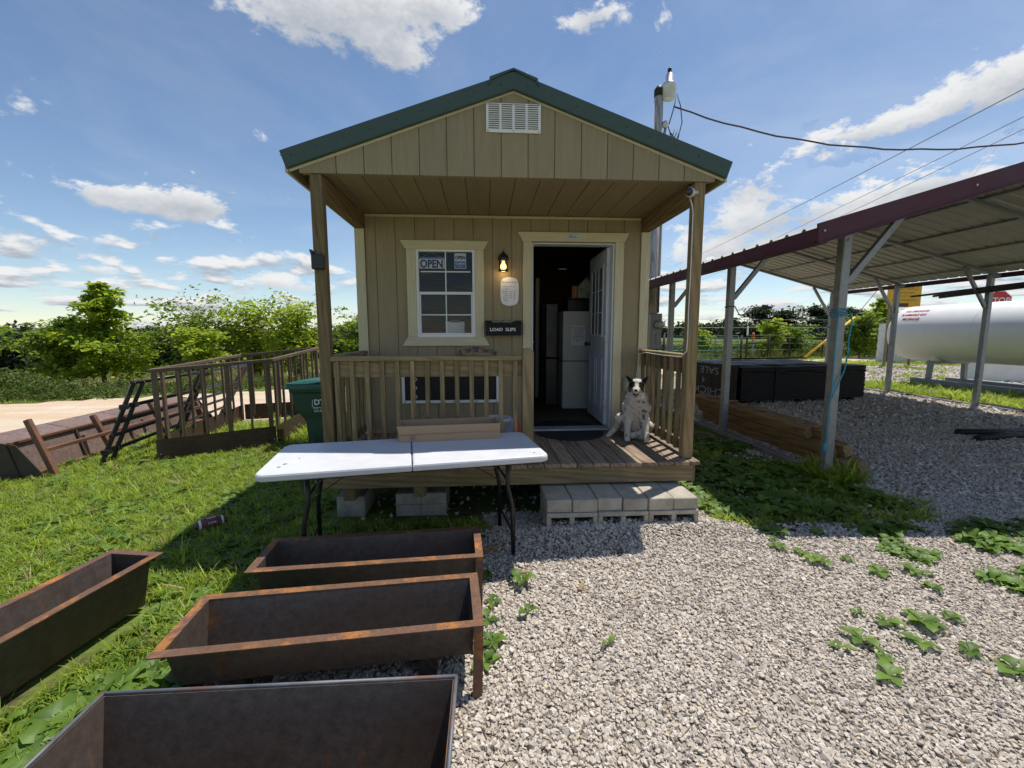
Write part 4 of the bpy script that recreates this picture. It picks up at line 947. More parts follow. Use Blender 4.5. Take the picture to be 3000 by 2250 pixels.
# ------------------------------------------------------------------ feed troughs
def trough(label, cx, cy, rz, Lt, Dt, Ht, rim, zb=.03, drop=None):
    t = thing('feed_trough', label, 'trough', (cx, cy, 0), rz, 'rusting steel feed troughs')
    a, d = Lt/2, Dt/2; ta, td = a-.05, d-.105; th_ = .004     # floor is narrower than the mouth
    ri, iw = ((.044 if rim else .010)), 0
    A, D = a-ri, d-ri
    def panel(name, p, q, p2, q2, nrm):
        n_ = Vector(nrm)*th_; V = [Vector(v) for v in (p, q, q2, p2)]; m_ = MB()
        m_.add(V+[v+n_ for v in V], [(0, 1, 2, 3), (7, 6, 5, 4), (0, 4, 5, 1), (1, 5, 6, 2), (2, 6, 7, 3), (3, 7, 4, 0)])
        return m_.build(name, MT['rust_in'], t)
    panel('long_side', (-A, -D, Ht-.004), (A, -D, Ht-.004), (-ta, -td, zb), (ta, -td, zb), (0, -1, 0)); panel('long_side', (-A, D, Ht-.004), (A, D, Ht-.004), (-ta, td, zb), (ta, td, zb), (0, 1, 0))
    panel('end_plate', (-A, -D, Ht-.004), (-A, D, Ht-.004), (-ta, -td, zb), (-ta, td, zb), (-1, 0, 0)); panel('end_plate', (A, -D, Ht-.004), (A, D, Ht-.004), (ta, -td, zb), (ta, td, zb), (1, 0, 0))
    panel('floor_plate', (-ta, -td, zb), (ta, -td, zb), (-ta, td, zb), (ta, td, zb), (0, 0, -1))
    if rim:   # mitred angle iron round the mouth
        for (o1, o2, i1, i2) in (((-a, -d), (a, -d), (-A, -D), (A, -D)), ((a, -d), (a, d), (A, -D), (A, D)), ((a, d), (-a, d), (A, D), (-A, D)), ((-a, d), (-a, -d), (-A, D), (-A, -D))):
            m_ = MB(); V = [(*o1, Ht), (*o2, Ht), (*i2, Ht), (*i1, Ht)]; V += [(x, y, z-.005) for x, y, z in V]
            m_.add(V, [(0, 1, 2, 3), (7, 6, 5, 4), (0, 4, 5, 1), (1, 5, 6, 2), (2, 6, 7, 3), (3, 7, 4, 0)]); m_.build('rim_angle', MT['rust_rim'], t)
    else:
        MB().tube([(-a, -d, Ht), (a, -d, Ht)], .007, 8).build('rolled_rim', MT['rim_grey'], t); MB().tube([(-a, d, Ht), (a, d, Ht)], .007, 8).build('rolled_rim', MT['rim_grey'], t)
        MB().tube([(-a, -d, Ht), (-a, d, Ht)], .007, 8).build('rolled_rim', MT['rim_grey'], t); MB().tube([(a, -d, Ht), (a, d, Ht)], .007, 8).build('rolled_rim', MT['rim_grey'], t)
    if drop:  # raised on bearers, with an angle iron leg at the front right corner
        for x in (-.42, .42): MB().box(x-.04, x+.04, -td+.02, td-.02, 0, zb-.005, .004).build('bearer', MT['dark_board'], t, fix=False)
        MB().bar((a-.024, -d+.006, Ht-.006), (a-.034, -d-.035, .003), .042, .005, 0, (0, 1, 0)).build('leg_angle', MT['rust_rim'], t, fix=False)
        MB().bar((a-.004, -d+.028, Ht-.006), (a-.014, -d-.013, .003), .005, .040, 0, (0, 1, 0)).build('leg_angle', MT['rust_rim'], t, fix=False)
        MB().box(a-.052, a-.046, -D+.012, D-.012, zb+.03, Ht-.03).build('end_stiffener', MT['rust'], t, fix=False)
    else:
        MB().box(a-.012, a-.004, -D, D, Ht-.05, Ht-.006).build('end_flange', MT['rust_rim'], t, fix=False)
    for k in range(0):
        x = random.uniform(-A*.9, A*.9); f = random.uniform(.15, .9); z = zb+(Ht-zb)*f; y = td+(D-td)*f
        MB().lathe([(random.uniform(.003, .008), -.001), (.003, .0)], 7, (x, y-.0012, z), 'y').build('spatter', MT['spatter'], t)
    return t
MT['rim_grey'] = m_plain('worn_grey_rim', (.13, .138, .15), .55, .25, .3, 12, dirt=(.26, .11, .05), dirt_amt=.8)
MT['spatter'] = m_plain('pale_spatter', (.36, .28, .22), .8, 0, .4, 40)
trough('rusty rimmed feed trough directly under the table front', -.92, -1.10, R(3.6), 1.29, .40, .33, True, zb=.10, drop=True)
t2 = trough('rusty rimmed feed trough in the middle of the row of three', -.95, -1.69, R(4.6), 1.345, .43, .33, True, zb=.12, drop=True)
trough('nearest feed trough with thin grey rim at the bottom edge', -.995, -2.335, R(-.3), 1.255, .42, .33, False)
trough('feed trough lying in the grass apart to the left', -2.42, -1.70, R(90-9.7), 1.32, .335, .33, True)

# ------------------------------------------------------------------ wheeled bin
wb = thing('wheelie_bin', 'dark green wheeled rubbish bin behind the left porch post', 'bin', (-2.62, 2.72, 0))
secs = [(.02, -.10, .26, -.20, .20), (.38, -.13, .28, -.215, .215), (.44, -.16, .28, -.22, .22), (.53, -.255, .285, -.235, .235), (.78, -.275, .29, -.255, .255), (.80, -.31, .30, -.27, .27), (.845, -.315, .30, -.275, .275)]
def loft(secs, r_=.045, n=4):
    m_ = MB(); k0 = None; rings = []
    for (z, x0, x1, y0, y1) in secs: rings.append([(x, y, z) for x, y in rounded(x0, x1, y0, y1, r_, (1, 1, 1, 1), n)])
    nn = len(rings[0]); V = [p for r2 in rings for p in r2]
    m_.add(V, [(i*nn+k, i*nn+(k+1) % nn, (i+1)*nn+(k+1) % nn, (i+1)*nn+k) for i in range(len(rings)-1) for k in range(nn)]+[tuple(reversed(range(nn))), tuple(range((len(rings)-1)*nn, len(rings)*nn))]); return m_
loft(secs).build('body', MT['green_bin'], wb)
lid = loft([(.846, -.375, .33, -.30, .30), (.868, -.375, .33, -.30, .30), (.874, -.335, .32, -.285, .285), (.905, -.33, .32, -.28, .28), (.918, -.345, .32, -.285, .285), (.955, -.12, .31, -.24, .24), (.975, .2, .30, -.18, .18)]).build('lid', MT['green_lid'], wb)
MB().prism([(-.05, .912), (.30, .955), (.30, .966), (-.02, .925)], -.287, -.255).build('lid_rib', MT['green_lid'], lid)
MB().tube([(.33, -.22, .90), (.36, -.22, .93), (.36, .22, .93), (.33, .22, .90)], .012, 8).build('grab_bar', MT['green_bin'], wb)
for yy in (-.23, .23):
    wl_ = MB().lathe([(.10, -.025), (.115, -.02), (.115, .02), (.10, .025)], 20, (.24, yy, .115), 'y').build('wheel', MT['black_plastic'], wb)
    MB().lathe([(.05, -.03), (.05, .03)], 14, (.24, yy, .115), 'y').build('hub', MT['green_bin'], wl_)
MB().tube([(.24, -.25, .115), (.24, .25, .115)], .01, 8).build('axle', MT['alu'], wb)
text('logo', 'DT', .105, MT['chalk'], wb, face_front(.095, -.2575, .655), extrude=.0008, bold=.004, sx=1.0)
MB().tube([(.005, -.254, .69), (.0, -.254, .60), (.02, -.253, .585), (.19, -.253, .585)], .005, 6).build('logo_outline', MT['chalk'], wb)
text('lettering', 'RURAL TRASH', .026, MT['chalk'], wb, face_front(.09, -.2505, .567), extrude=.0008); text('lettering', '417-926', .044, MT['chalk'], wb, face_front(.09, -.248, .530), extrude=.0008, bold=.001)

# ------------------------------------------------------------------ hay feeder, pipe panel, old bunk
fd = thing('hay_feeder', 'brown steel-slatted hay feeder standing on the grass behind the bin', 'hay feeder', (-3.8, 3.3, 0))
o_ = Vector((-3.8, 3.3, 0))
FC = [Vector((-4.34, 1.97, 0))-o_, Vector((-3.20, 2.62, .02))-o_, Vector((-3.32, 4.75, .05))-o_, Vector((-4.62, 4.5, .03))-o_]
ZT = [1.15, 1.215, 1.28, 1.18]
for i in range(4):
    a, b2 = FC[i], FC[(i+1) % 4]; za, zb_ = ZT[i], ZT[(i+1) % 4]
    d = (b2-a); ln = Vector((d.x, d.y, 0)).length; nx = Vector((d.y, -d.x, 0)).normalized()
    MB().bar(a+Vector((0, 0, za)), b2+Vector((0, 0, zb_)), .045, .045, .004, (0, 0, 1), .02).build('top_rail', MT['feeder'], fd, fix=False)
    V = [a+nx*.02, b2+nx*.02, b2+nx*.02+Vector((0, 0, .285)), a+nx*.02+Vector((0, 0, .285))]; V2 = [v-nx*.006 for v in V]
    m_ = MB(); m_.add(V+V2, [(0, 1, 2, 3), (7, 6, 5, 4), (0, 4, 5, 1), (1, 5, 6, 2), (2, 6, 7, 3), (3, 7, 4, 0)]); m_.build('base_panel', MT['feeder_panel'], fd)
    n = 6 if i in (0, 2) else 8
    for k in range(n):
        f = (k+.12)/(n-.75) if i == 0 else (k+.3)/n
        if f > .97: f = .96
        p0 = a.lerp(b2, f); zt_ = za+(zb_-za)*f; wide = .058 if k in (0, n//2, n-1) else .026
        MB().bar(p0+Vector((0, 0, .10 if wide > .05 else .24)), p0+Vector((0, 0, zt_-.02)), wide, .03, .003, tuple(d.normalized().cross(Vector((0, 0, 1))))).build('slat', MT['feeder'], fd, fix=False)
    for f in (.02, .98):
        p0 = a.lerp(b2, f)+nx*.027+Vector((0, 0, .10)); MB().lathe([(.011, -.004), (.008, .004)], 8, tuple(p0), 'y').build('bolt', MT['alu'], fd)
pp = thing('cattle_hurdle', 'black pipe livestock hurdle leaning behind the hay feeder', 'cattle hurdle', (-4.9, 3.4, 0))
o_ = Vector((-4.9, 3.4, 0))
A0, A1 = Vector((-4.90, 1.80, 0)), Vector((-5.48, 5.35, 0)); T0, T1 = Vector((-4.64, 2.09, 1.0)), Vector((-4.80, 5.05, 1.0))
def pt(u, v): return A0.lerp(A1, u).lerp(T0.lerp(T1, u), v) - o_
for v in (.17, .36, .52, .70, .995): MB().tube([pt(-.01, v), pt(.5, v), pt(1.0, v)], .024, 8).build('rail', MT['black_metal'], pp)
for u in (0.0, .055, .48, .53, .95, 1.0): MB().bar(pt(u, -.01), pt(u, 1.0), .05, .045, .005).build('upright', MT['black_metal'], pp, fix=False)
for u in (0.0, .055, .5): 
    for v in (.17, .70): MB().bar(pt(u-.012, v), pt(u+.012, v), .075, .06, .004).build('clamp', MT['black_metal'], pp, fix=False)
bu = thing('feed_bunk', 'old rusty sheet-steel feed bunk tipped on its side by the road', 'feed bunk', (-5.45, 2.9, 0), R(2.5))
Y0, Y1 = -1.58, 1.7
def slab(name, prof, y0, y1, mat): MB().prism(prof, y0, y1, 'y').build(name, mat, bu)
n = 4
for k in range(n):
    y0 = Y0+(Y1-Y0)*k/n; y1 = Y0+(Y1-Y0)*(k+1)/n-.012
    slab('face_panel', [(.05, .03), (.056, .03), (-.044, .40), (-.05, .40)], y0, y1, MT['bunk_panel']); slab('top_panel', [(-.05, .402), (-.045, .408), (-.36, .485), (-.365, .479)], y0, y1, MT['bunk_panel'])
    slab('panel_rib', [(.058, .03), (.085, .03), (-.018, .40), (-.044, .40)], y0-.012, y0+.02, MT['rust'])
    slab('floor_edge', [(.055, .02), (.16, .035), (.16, .05), (.055, .05)], y0, y1, MT['rust_brown'])
slab('end_plate', [(.02, 0), (.30, .0), (.26, .1), (.05, .40), (-.36, .485), (-.40, .05)], Y0-.012, Y0-.004, MT['rust']); slab('end_plate', [(.02, 0), (.30, .0), (.26, .1), (.05, .40), (-.36, .485), (-.40, .05)], Y1, Y1+.008, MT['rust'])
for k, yy in enumerate((Y0+.12, -.62, .42, 1.45)):
    MB().bar((.34, yy-.04, -.005), (.08, yy, .66 if k == 0 else .55), .06, .05, .004, (0, 1, 0)).build('leg', MT['rust_brown'], bu, fix=False)
MB().bar((.22, Y0+.12, .31), (.22, 1.45, .31), .04, .04, .004).build('tie_rail', MT['rust_brown'], bu, fix=False)
MB().bar((-.03, Y0, .415), (-.03, Y1, .415), .035, .03, .003).build('edge_angle', MT['rust_brown'], bu, fix=False)
# ------------------------------------------------------------------ carport
cp = thing('carport', 'open metal carport with burgundy trim and galvanised posts', 'carport')
XE, XR, XF = 2.66, 6.95, 10.52; ZE, ZR, ZF = 2.47, 3.74, 2.80; CY0, CY1 = .07, 9.15; XN, XP = 3.50, 10.30
def cz(x): return ZE+(ZR-ZE)*(x-XE)/(XR-XE) if x < XR else ZR+(ZF-ZR)*(x-XR)/(XF-XR)
BAYS = (.77, 2.83, 4.90, 6.95, 9.02)
def rib_sheet(xa, xb, y0, y1, ribs):
    """one roof sheet: trapezoid ribs running down the slope"""
    yl = []; n = ribs
    for k in range(n):
        w_ = (y1-y0)/n; a = y0+k*w_; yl += [(a, 0), (a+w_*.70, 0), (a+w_*.78, .022), (a+w_*.90, .022), (a+w_*.98, 0)]
    yl.append((y1, 0)); m_ = MB(); nn = len(yl)
    V = [(x, y, cz(x)+.045+z+dz) for x in (xa, xb) for dz in (0, -.0015) for y, z in yl]
    F = [(k, k+1, 2*nn+k+1, 2*nn+k) for k in range(nn-1)] + [(nn+k+1, nn+k, 3*nn+k, 3*nn+k+1) for k in range(nn-1)]
    F += [(k+1, k, nn+k, nn+k+1) for k in range(nn-1)] + [(2*nn+k, 2*nn+k+1, 3*nn+k+1, 3*nn+k) for k in range(nn-1)]
    m_.add(V, F); return m_
ns = 10
for k in range(ns):
    y0 = CY0+(CY1-CY0)*k/ns; y1 = CY0+(CY1-CY0)*(k+1)/ns-.003
    rib_sheet(XE+.002, XR-.001, y0, y1, 4).build('roof_sheet', MT['roof_under'], cp); rib_sheet(XR+.001, XF, y0, y1, 4).build('roof_sheet', MT['roof_under'], cp)
for side in (0, 1):
    xa, xb = (XE, XR) if side == 0 else (XR, XF)
    for k in range(5 if side == 0 else 4):
        x = xa+(xb-xa)*((k+.35)/5 if side == 0 else (k+.55)/4)
        MB().bar((x, CY0+.05, cz(x)+.030), (x, CY1-.05, cz(x)+.030), .07, .026).build('purlin', MT['galv'], cp, fix=False)
    for y in BAYS:
        MB().bar((xa+(.05 if side == 0 else .0), y, cz(xa+.05)-.035 if side == 0 else cz(xa)-.035), (xb-(0 if side == 0 else .03), y, cz(xb-(0 if side == 0 else .03))-.035), .06, .06, .004, (0, 1, 0)).build('rafter', MT['galv'], cp, fix=False)
    xp = XN if side == 0 else XP; sg = 1 if side == 0 else -1
    for y in BAYS:
        MB().box(xp-.047, xp+.047, y-.047, y+.047, .06, cz(xp)-.066, .008).build('post', MT['galv'], cp, fix=False)
        MB().bar((xp+sg*.05, y+.003, 2.12), (xp+sg*.62, y+.003, cz(xp+sg*.62)-.067), .065, .055, .004, (0, 1, 0)).build('knee_brace', MT['galv'], cp, fix=False)
        MB().lathe([(.0001, -.012), (.012, -.010), (.012, 0)], 8, (xp, y-.047, 2.55 if side == 0 else 2.6), 'y').build('bolt', MT['alu'], cp)
    MB().box(xp-.045, xp+.045, BAYS[0]-.045, CY1-.1, .005, .075, .004).build('base_rail', MT['galv'], cp, fix=False)
# burgundy trim: rake on the front, fascia along the near eave
MB().prism([(XE-.02, ZE-.095), (XR, ZR-.075), (XR, ZR+.085), (XE-.03, ZE+.070)], CY0-.024, CY0-.004).build('rake_trim', MT['purple'], cp)
MB().prism([(XE-.02, ZE-.0955), (XR, ZR-.0755), (XR, ZR-.088), (XE-.02, ZE-.108)], CY0-.040, CY0+.02).build('rake_lip', MT['purple'], cp)
MB().prism([(XR, ZR-.045), (XF, ZF-.045), (XF+.03, ZF+.115), (XR, ZR+.115)], CY0-.024, CY0-.004).build('rake_trim', MT['purple'], cp)
MB().box(XE-.020, XE-.004, CY0+.001, CY1, ZE-.075, ZE+.028).build('eave_fascia', MT['purple'], cp, fix=False)
MB().box(XE-.018, XE+.10, CY0+.021, CY1, ZE-.085, ZE-.0755).build('eave_return', MT['purple'], cp, fix=False)
MB().box(XF+.001, XF+.012, CY0+.02, CY1, ZF-.07, ZF+.03).build('eave_fascia', MT['purple'], cp, fix=False)
for x in (XE+.03, 4.05, 5.4): MB().lathe([(.0001, -.006), (.010, -.005), (.010, 0)], 8, (x, CY0-.024, cz(x)+.0), 'y').build('trim_screw', MT['alu'], cp)
MB().prism([(XE+.1, ZE-.02), (XE+.14, ZE-.01), (XE+.14, cz(XE+.14)+.03), (XE+.1, cz(XE+.1)+.03)], BAYS[1]-.1, CY1-.1).build('eave_angle', MT['galv'], cp)
# long dark pipes slung under the far side
for k, (x, z, y0) in enumerate(((9.98, 2.47, 6.25), (10.0, 2.44, 5.76), (10.02, 2.40, 5.64))):
    o = MB().tube([(x, y0, z-.02), (x, 4.0, z+.06), (x, 1.6, z+.08)], .024, 8).build('stored_pipe', MT['hose'])
    tag(o, ('topmost', 'middle', 'lowest')[k]+' of three dark pipes slung across the far carport posts', 'pipe', 'pipes stored in the carport')
# ropes
rp = MB()
for k in range(4): rp.tube([(XN+.072*math.cos(t*.7+k), BAYS[0]+.072*math.sin(t*.7+k), 1.78+.022*k+.006*math.sin(t)) for t in range(10)], .007, 6)
rp.tube([(3.445, .70, 1.82), (3.425, .69, 1.7), (3.425, .69, 1.3), (3.43, .69, .98), (3.41, .69, .8), (3.415, .69, .55), (3.405, .69, .42)], .007, 6)
rp.tube([(3.57, .71, 1.83), (3.60, .705, 1.72), (3.575, .70, 1.55), (3.58, .70, 1.38), (3.555, .70, 1.2), (3.47, .695, 1.0), (3.42, .69, .88)], .007, 6)
rp = rp.build('blue_rope', MT['rope_blue']); tag(rp, 'bright blue rope knotted round the front carport post, one end hanging', 'rope')
MB().tube([(3.405, .69, .43), (3.402, .69, .40), (3.398, .69, .33)], [.010, .018, .022], 7).build('frayed_end', MT['rope_blue'], rp)
tw = MB().tube([(XN+.07*math.cos(t), BAYS[1]+.07*math.sin(t), 1.98+.004*t) for t in range(7)]+[(XN+.2, 2.9, 1.88), (5.0, 3.6, 1.72), (6.5, 4.3, 1.70), (8.2, 5.4, 1.80), (XP-.05, 6.93, 1.96)], .009, 6)
tw.tube([(6.0, 4.05, 1.70), (6.02, 4.05, 1.62), (6.05, 4.04, 1.60), (6.03, 4.04, 1.56)], .006, 5)
tw = tw.build('twine', MT['rope_grey']); tag(tw, 'sagging old twine tied between the carport posts', 'rope')

# ------------------------------------------------------------------ lumber leaning inside the near posts
tilt = R(-21); ul = Matrix.Translation((3.87, 0, .03)) @ Matrix.Rotation(tilt, 4, 'Y')
rows = ('bottom', 'middle', 'top'); colsn = ('outer', 'inner')
for c in range(2):
    for r_ in range(3):
        y0 = (.83, .98, 1.14)[r_] + (.03 if c == 0 else -.06)+(.16 if (c == 0 and r_ == 2) else 0); y1 = (4.02, 4.10, 4.16)[r_]+.05*c
        m_ = MB().box(-.05+c*.099, .045+c*.099, y0, y1, .002+r_*.157-c*.012, .141+r_*.157-c*.012, .003, ul)
        o = m_.build('timber', MT['lumber'], None, fix=False); tag(o, f'{rows[r_]} timber of the {colsn[c]} column in the stack leaning by the carport posts', 'timber', 'stack of leaning timbers')
for k, (y, dy, x) in enumerate(((1.12, .07, .01), (1.55, .16, .05), (2.35, .22, .08), (2.75, .12, .03), (3.1, .2, .07), (3.62, .25, .05))):
    mt_ = ul @ Matrix.Translation((x, y, .457)) @ Matrix.Rotation(R(random.uniform(-25, 25)), 4, 'Z')
    o = MB().box(-.03, .05, -dy/2, dy/2, 0, .016, .003, mt_).build('wood_scrap', MT['lumber'], None, fix=False)
    tag(o, ('smallest offcut at the near end of the leaning timbers', 'second offcut from the near end on the leaning timbers', 'third offcut from the near end on the leaning timbers', 'narrow offcut midway along the leaning timbers', 'fifth offcut from the near end on the leaning timbers', 'longest offcut at the far end of the leaning timbers')[k], 'offcut', 'offcuts on the timbers')
# ------------------------------------------------------------------ dark lumber pack
sk = thing('lumber_pack', 'long low pack of black wrapped lumber under the carport', 'lumber pack', (5.34, 5.46, 0), R(7.0))
Ls, Ds = 3.33, 2.1
for x in (.25, 1.6, 3.0): MB().box(x, x+.09, .02, Ds-.02, .008, .095, .004).build('bearer', MT['dark_board'], sk, fix=False)
for k in range(17):
    z = .097+k*.0445; j = random.uniform(-.012, .012)
    MB().box(.05+j, Ls+j, 0+random.uniform(-.008, .008), Ds, z, z+.0405, .006).build('board_layer', MT['wrap'], sk, fix=False)
m_ = MB(); nx_, ny_ = 24, 10     # sagging sheet over the top
V = []; 
for i in range(nx_+1):
    for j in range(ny_+1):
        x = -.02+(Ls+.06)*i/nx_; y = -.035+(Ds+.06)*j/ny_; z = .870+.035*math.sin(x*1.3)*math.sin(y*1.5)+.012*math.sin(x*7+y*3)
        if j == 0: z = .72+.03*math.sin(x*5)+.02*math.sin(x*11); y = -.022
        if i == nx_: z = .74; x = Ls+.035
        V.append((x, y, z))
m_.add(V, [(i*(ny_+1)+j, (i+1)*(ny_+1)+j, (i+1)*(ny_+1)+j+1, i*(ny_+1)+j+1) for i in range(nx_) for j in range(ny_)], True); m_.build('cover_sheet', MT['wrap'], sk)
for x in (.9, 2.4): MB().bar((x, -.012, .1), (x, -.012, .85), .02, .004).build('strap', MT['black_plastic'], sk, fix=False)
sg = thing('painted_sign_board', 'upside-down board lettered CHICKS 4 SALE at the end of the lumber pack', 'sign', (5.30, 5.46, .02), R(7.0))
for k in range(5):
    y0 = .0+k*.42; MB().box(-.03, -.004, y0+.004, y0+.416, .005, .86-.012*(k % 2), .004).build('plank', MT['wrap_end'], sg, fix=False)
MT['old_chalk'] = m_plain('worn_white_paint', (.42, .41, .38), .9, 0, .45, 25)
def on_left(y, z, rot): return Matrix.Translation((-.0315, y, z)) @ Matrix(((0, 0, -1, 0), (-1, 0, 0, 0), (0, 1, 0, 0), (0, 0, 0, 1))) @ Matrix.Rotation(rot, 4, 'Z')
text('lettering', 'SALE', .23, MT['old_chalk'], sg, on_left(.95, .70, math.pi), bold=-.003, sx=1.5); text('lettering', '4', .22, MT['old_chalk'], sg, on_left(1.15, .45, math.pi), bold=-.003, sx=1.2); text('lettering', 'CHICKS', .24, MT['old_chalk'], sg, on_left(1.03, .21, math.pi), bold=-.003, sx=1.62)
pk = MB().bar((6.1, 7.3, .925), (8.0, 7.0, .955), .16, .03, .004).build('loose_plank', MT['dark_board'], None, fix=False); tag(pk, 'loose dark plank lying on top of the lumber pack', 'plank')
for k, (a, b2) in enumerate((((10.5, 7.05, .05), (10.5, 5.55, .04)), ((10.42, 4.85, .06), (10.55, 2.2, .05)))):
    o = MB().tube([a, tuple((np.array(a)+np.array(b2))/2+np.array([-.25, 0, .0])), b2], .055, 10).build('drain_pipe', MT['hose']); tag(o, ('black drain pipe lying at the foot of the farther carport post', 'black drain pipe lying at the foot of the nearer right carport post')[k], 'pipe', 'drain pipes by the far posts')
for k, (x, y) in enumerate(((7.0, 2.15), (7.15, 2.55))):
    o = MB().tube([(x, y, .05), (x+.7, y+.15-.2*k, .05), (x+1.5, y+.1, .05)], .05, 10).build('drain_pipe', MT['hose']); tag(o, ('nearer', 'farther')[k]+' short black pipe on the gravel under the carport', 'pipe', 'pipes on the gravel')
# ------------------------------------------------------------------ propane tank
tk = thing('propane_tank', 'large white propane tank on grey steel skids right of the carport', 'tank', (12.8, 7.72, 0))
r_, zc_ = .79, 1.58
prof = [(.0001, 1.44)]+[(r_*math.sin(a), 1.06+.38*math.cos(a)) for a in np.linspace(.12, math.pi/2, 9)]+[(r_, .0), (r_, -1.5), (r_, -3.2)]+[(r_*math.cos(a), -3.2-.38*math.sin(a)) for a in np.linspace(.15, math.pi/2-.02, 8)]
MB().lathe(prof, 48, (0, 0, zc_), 'y').build('vessel', MT['tank'], tk)
for y in (1.05, -1.1): MB().lathe([(r_+.0005, y-.012), (r_+.004, y), (r_+.0005, y+.012)], 48, (0, 0, zc_), 'y').build('weld_seam', MT['tank'], tk)
MB().lathe([(.10, 1.43), (.10, 1.50), (.0001, 1.51)], 16, (0, 0, zc_), 'y').build('end_fitting', MT['white_metal'], tk)
for y in (.0, -2.6):
    for x in (-.54, .54):
        MB().bar((x, y, .30), (x*.95, y, .72), .11, .10, .006).build('support_leg', MT['grey_box'], tk, fix=False)
    MB().box(-.62, .62, y-.05, y+.05, .721, .80, .006).build('saddle_beam', MT['grey_box'], tk, fix=False)
    for x in (-.36, .36): MB().prism([(x-.07, .801), (x+.07, .801), (x+(.10 if x > 0 else .03), zc_-.66), (x-(.03 if x > 0 else .10), zc_-.66)], y-.04, y+.04).build('saddle_plate', MT['white_metal'], tk)
for x in (-.56, .54): MB().box(x-.09, x+.09, -3.0, .42, .12, .298, .01).build('skid', MT['grey_box'], tk, fix=False)
for x in (-.56, .54): MB().box(x-.16, x+.16, -.42, .75, .0, .118, .01).build('concrete_pad', MT['concrete'], tk, fix=False)
def on_tank(y, ang):
    # lettering wrapped flat to the -X side of the vessel at angle ang above its middle
    n_ = Vector((-math.cos(ang), 0, math.sin(ang))); u_ = Vector((0, -1, 0)); v_ = n_.cross(u_)
    m4 = Matrix((u_, v_, n_)).transposed().to_4x4(); m4.translation = Vector((0, y, zc_))+n_*(r_+.004); return m4
for i, (s_, h) in enumerate((('NO SMOKING', .105), ('FLAMMABLE GAS', .095), ('PROPANE', .115))): text('lettering', s_, h, MT['red_print'], tk, on_tank(.55, R(52-i*11)), extrude=.001, bold=.002)
MB().lathe([(.12, .70), (.12, .86), (.0001, .90)], 16, (0, -1.9, zc_)).build('valve_dome', MT['white_metal'], tk)
MB().tube([(0, -1.9, zc_+.86), (0, -2.3, zc_+.95), (0, -2.6, zc_+.95)], .05, 10).build('fill_pipe', MT['white_metal'], tk)
MB().tube([(.05+.10*math.cos(t*.6), -.6+.10*math.sin(t*.6), zc_+.76+.02*math.sin(t)) for t in range(12)], .008, 5).build('hose_loop', MT['wire_grey'], tk)
# whitewashed concrete blocks behind
lw = thing('barrier_block', 'low whitewashed concrete block behind the propane tank', 'barrier', (15.85, 9.3, 0), R(-25)); MB().box(0, 3.2, 0, 1.2, 0, 1.15, .03).build('block', MT['white_block'], lw, fix=False)
bw = thing('block_wall', 'whitewashed concrete block wall far behind the carport', 'wall', (20.7, 18.0, 0), R(6))
for r2 in range(10):
    for c in range(11):
        x = c*.4+(.2 if r2 % 2 else 0); 
        if x > 4.2: continue
        MB().box(x, x+.392, 0, .2, r2*.206, r2*.206+.198, .008).build('block', MT['white_block'], bw, fix=False)
MB().box(.01, 4.4, .02, .18, 0, 2.05).build('mortar', MT['white_block'], bw, fix=False)
wf = thing('mesh_fence', 'wire mesh stock fence across the front of the whitewashed wall', 'fence', (17.5, 16.4, 0), R(16))
for k in range(9): MB().tube([(2.5, 0, .12+k*.15), (9, 0, .12+k*.15)], .005, 4, smooth=False).build('line_wire', MT['wire_grey'], wf)
for k in range(22): MB().tube([(2.5+k*.3, 0, .05), (2.5+k*.3, 0, 1.33)], .004, 4, smooth=False).build('stay_wire', MT['wire_grey'], wf)
for k in range(2): MB().tube([(3+k*3.6, .03, 0), (3+k*3.6, .03, 1.5)], .03, 6).build('fence_post', MT['black_metal'], wf)
# ------------------------------------------------------------------ signs
ys = thing('carport_sales_sign', 'yellow carport advertising board seen from behind beyond the carport', 'sign', (18.7, 15.0, 0))
MB().box(-.82, .80, -.012, .012, 2.72, 3.72, .004).build('board', MT['yellow_sign'], ys, fix=False)
MB().box(-.36, .22, -.016, -.0125, 2.74, 2.90).build('dark_panel', m_plain('maroon_panel', (.06, .012, .012), .5), ys, fix=False)
mir = Matrix.Diagonal((-1, 1, 1, 1)); MT['sign_ghost'] = m_plain('show_through_print', (.30, .17, .008), .5)
for s_, z, h in (('CARPORTS', 3.56, .26), ('GARAGES BARNS', 3.36, .13), ('RENT TO OWN', 3.20, .12), ('AUTHORIZED DEALER', 3.03, .12)): text('lettering', s_, h, MT['sign_ghost'], ys, Matrix.Translation((-.01, -.0145, z)) @ mir @ Matrix.Rotation(R(90), 4, 'X'), extrude=.0008, bold=.003)
for x in (-.6, .6): MB().box(x-.045, x+.045, .013, .10, 0, 3.5, .005).build('sign_post', MT['wood_z'], ys, fix=False)
st = thing('stop_sign', 'red STOP sign rising beyond the propane tank', 'sign', (23.35, 15.0, 0), R(-20))
def octo(r2): return [(r2*math.cos(R(22.5+45*k)), r2*math.sin(R(22.5+45*k))) for k in range(8)]
MB().prism([(a, b2+3.02) for a, b2 in octo(.48)], -.004, .004).build('border', MT['chalk'], st); MB().prism([(a, b2+3.02) for a, b2 in octo(.45)], -.007, -.0045).build('face', MT['red_sign'], st)
text('lettering', 'STOP', .38, MT['chalk'], st, face_front(0, -.009, 3.02), extrude=.001, bold=.006, sx=.86)
MB().box(-.03, .03, .005, .05, 0, 3.3, .004).build('sign_post', MT['galv'], st, fix=False)
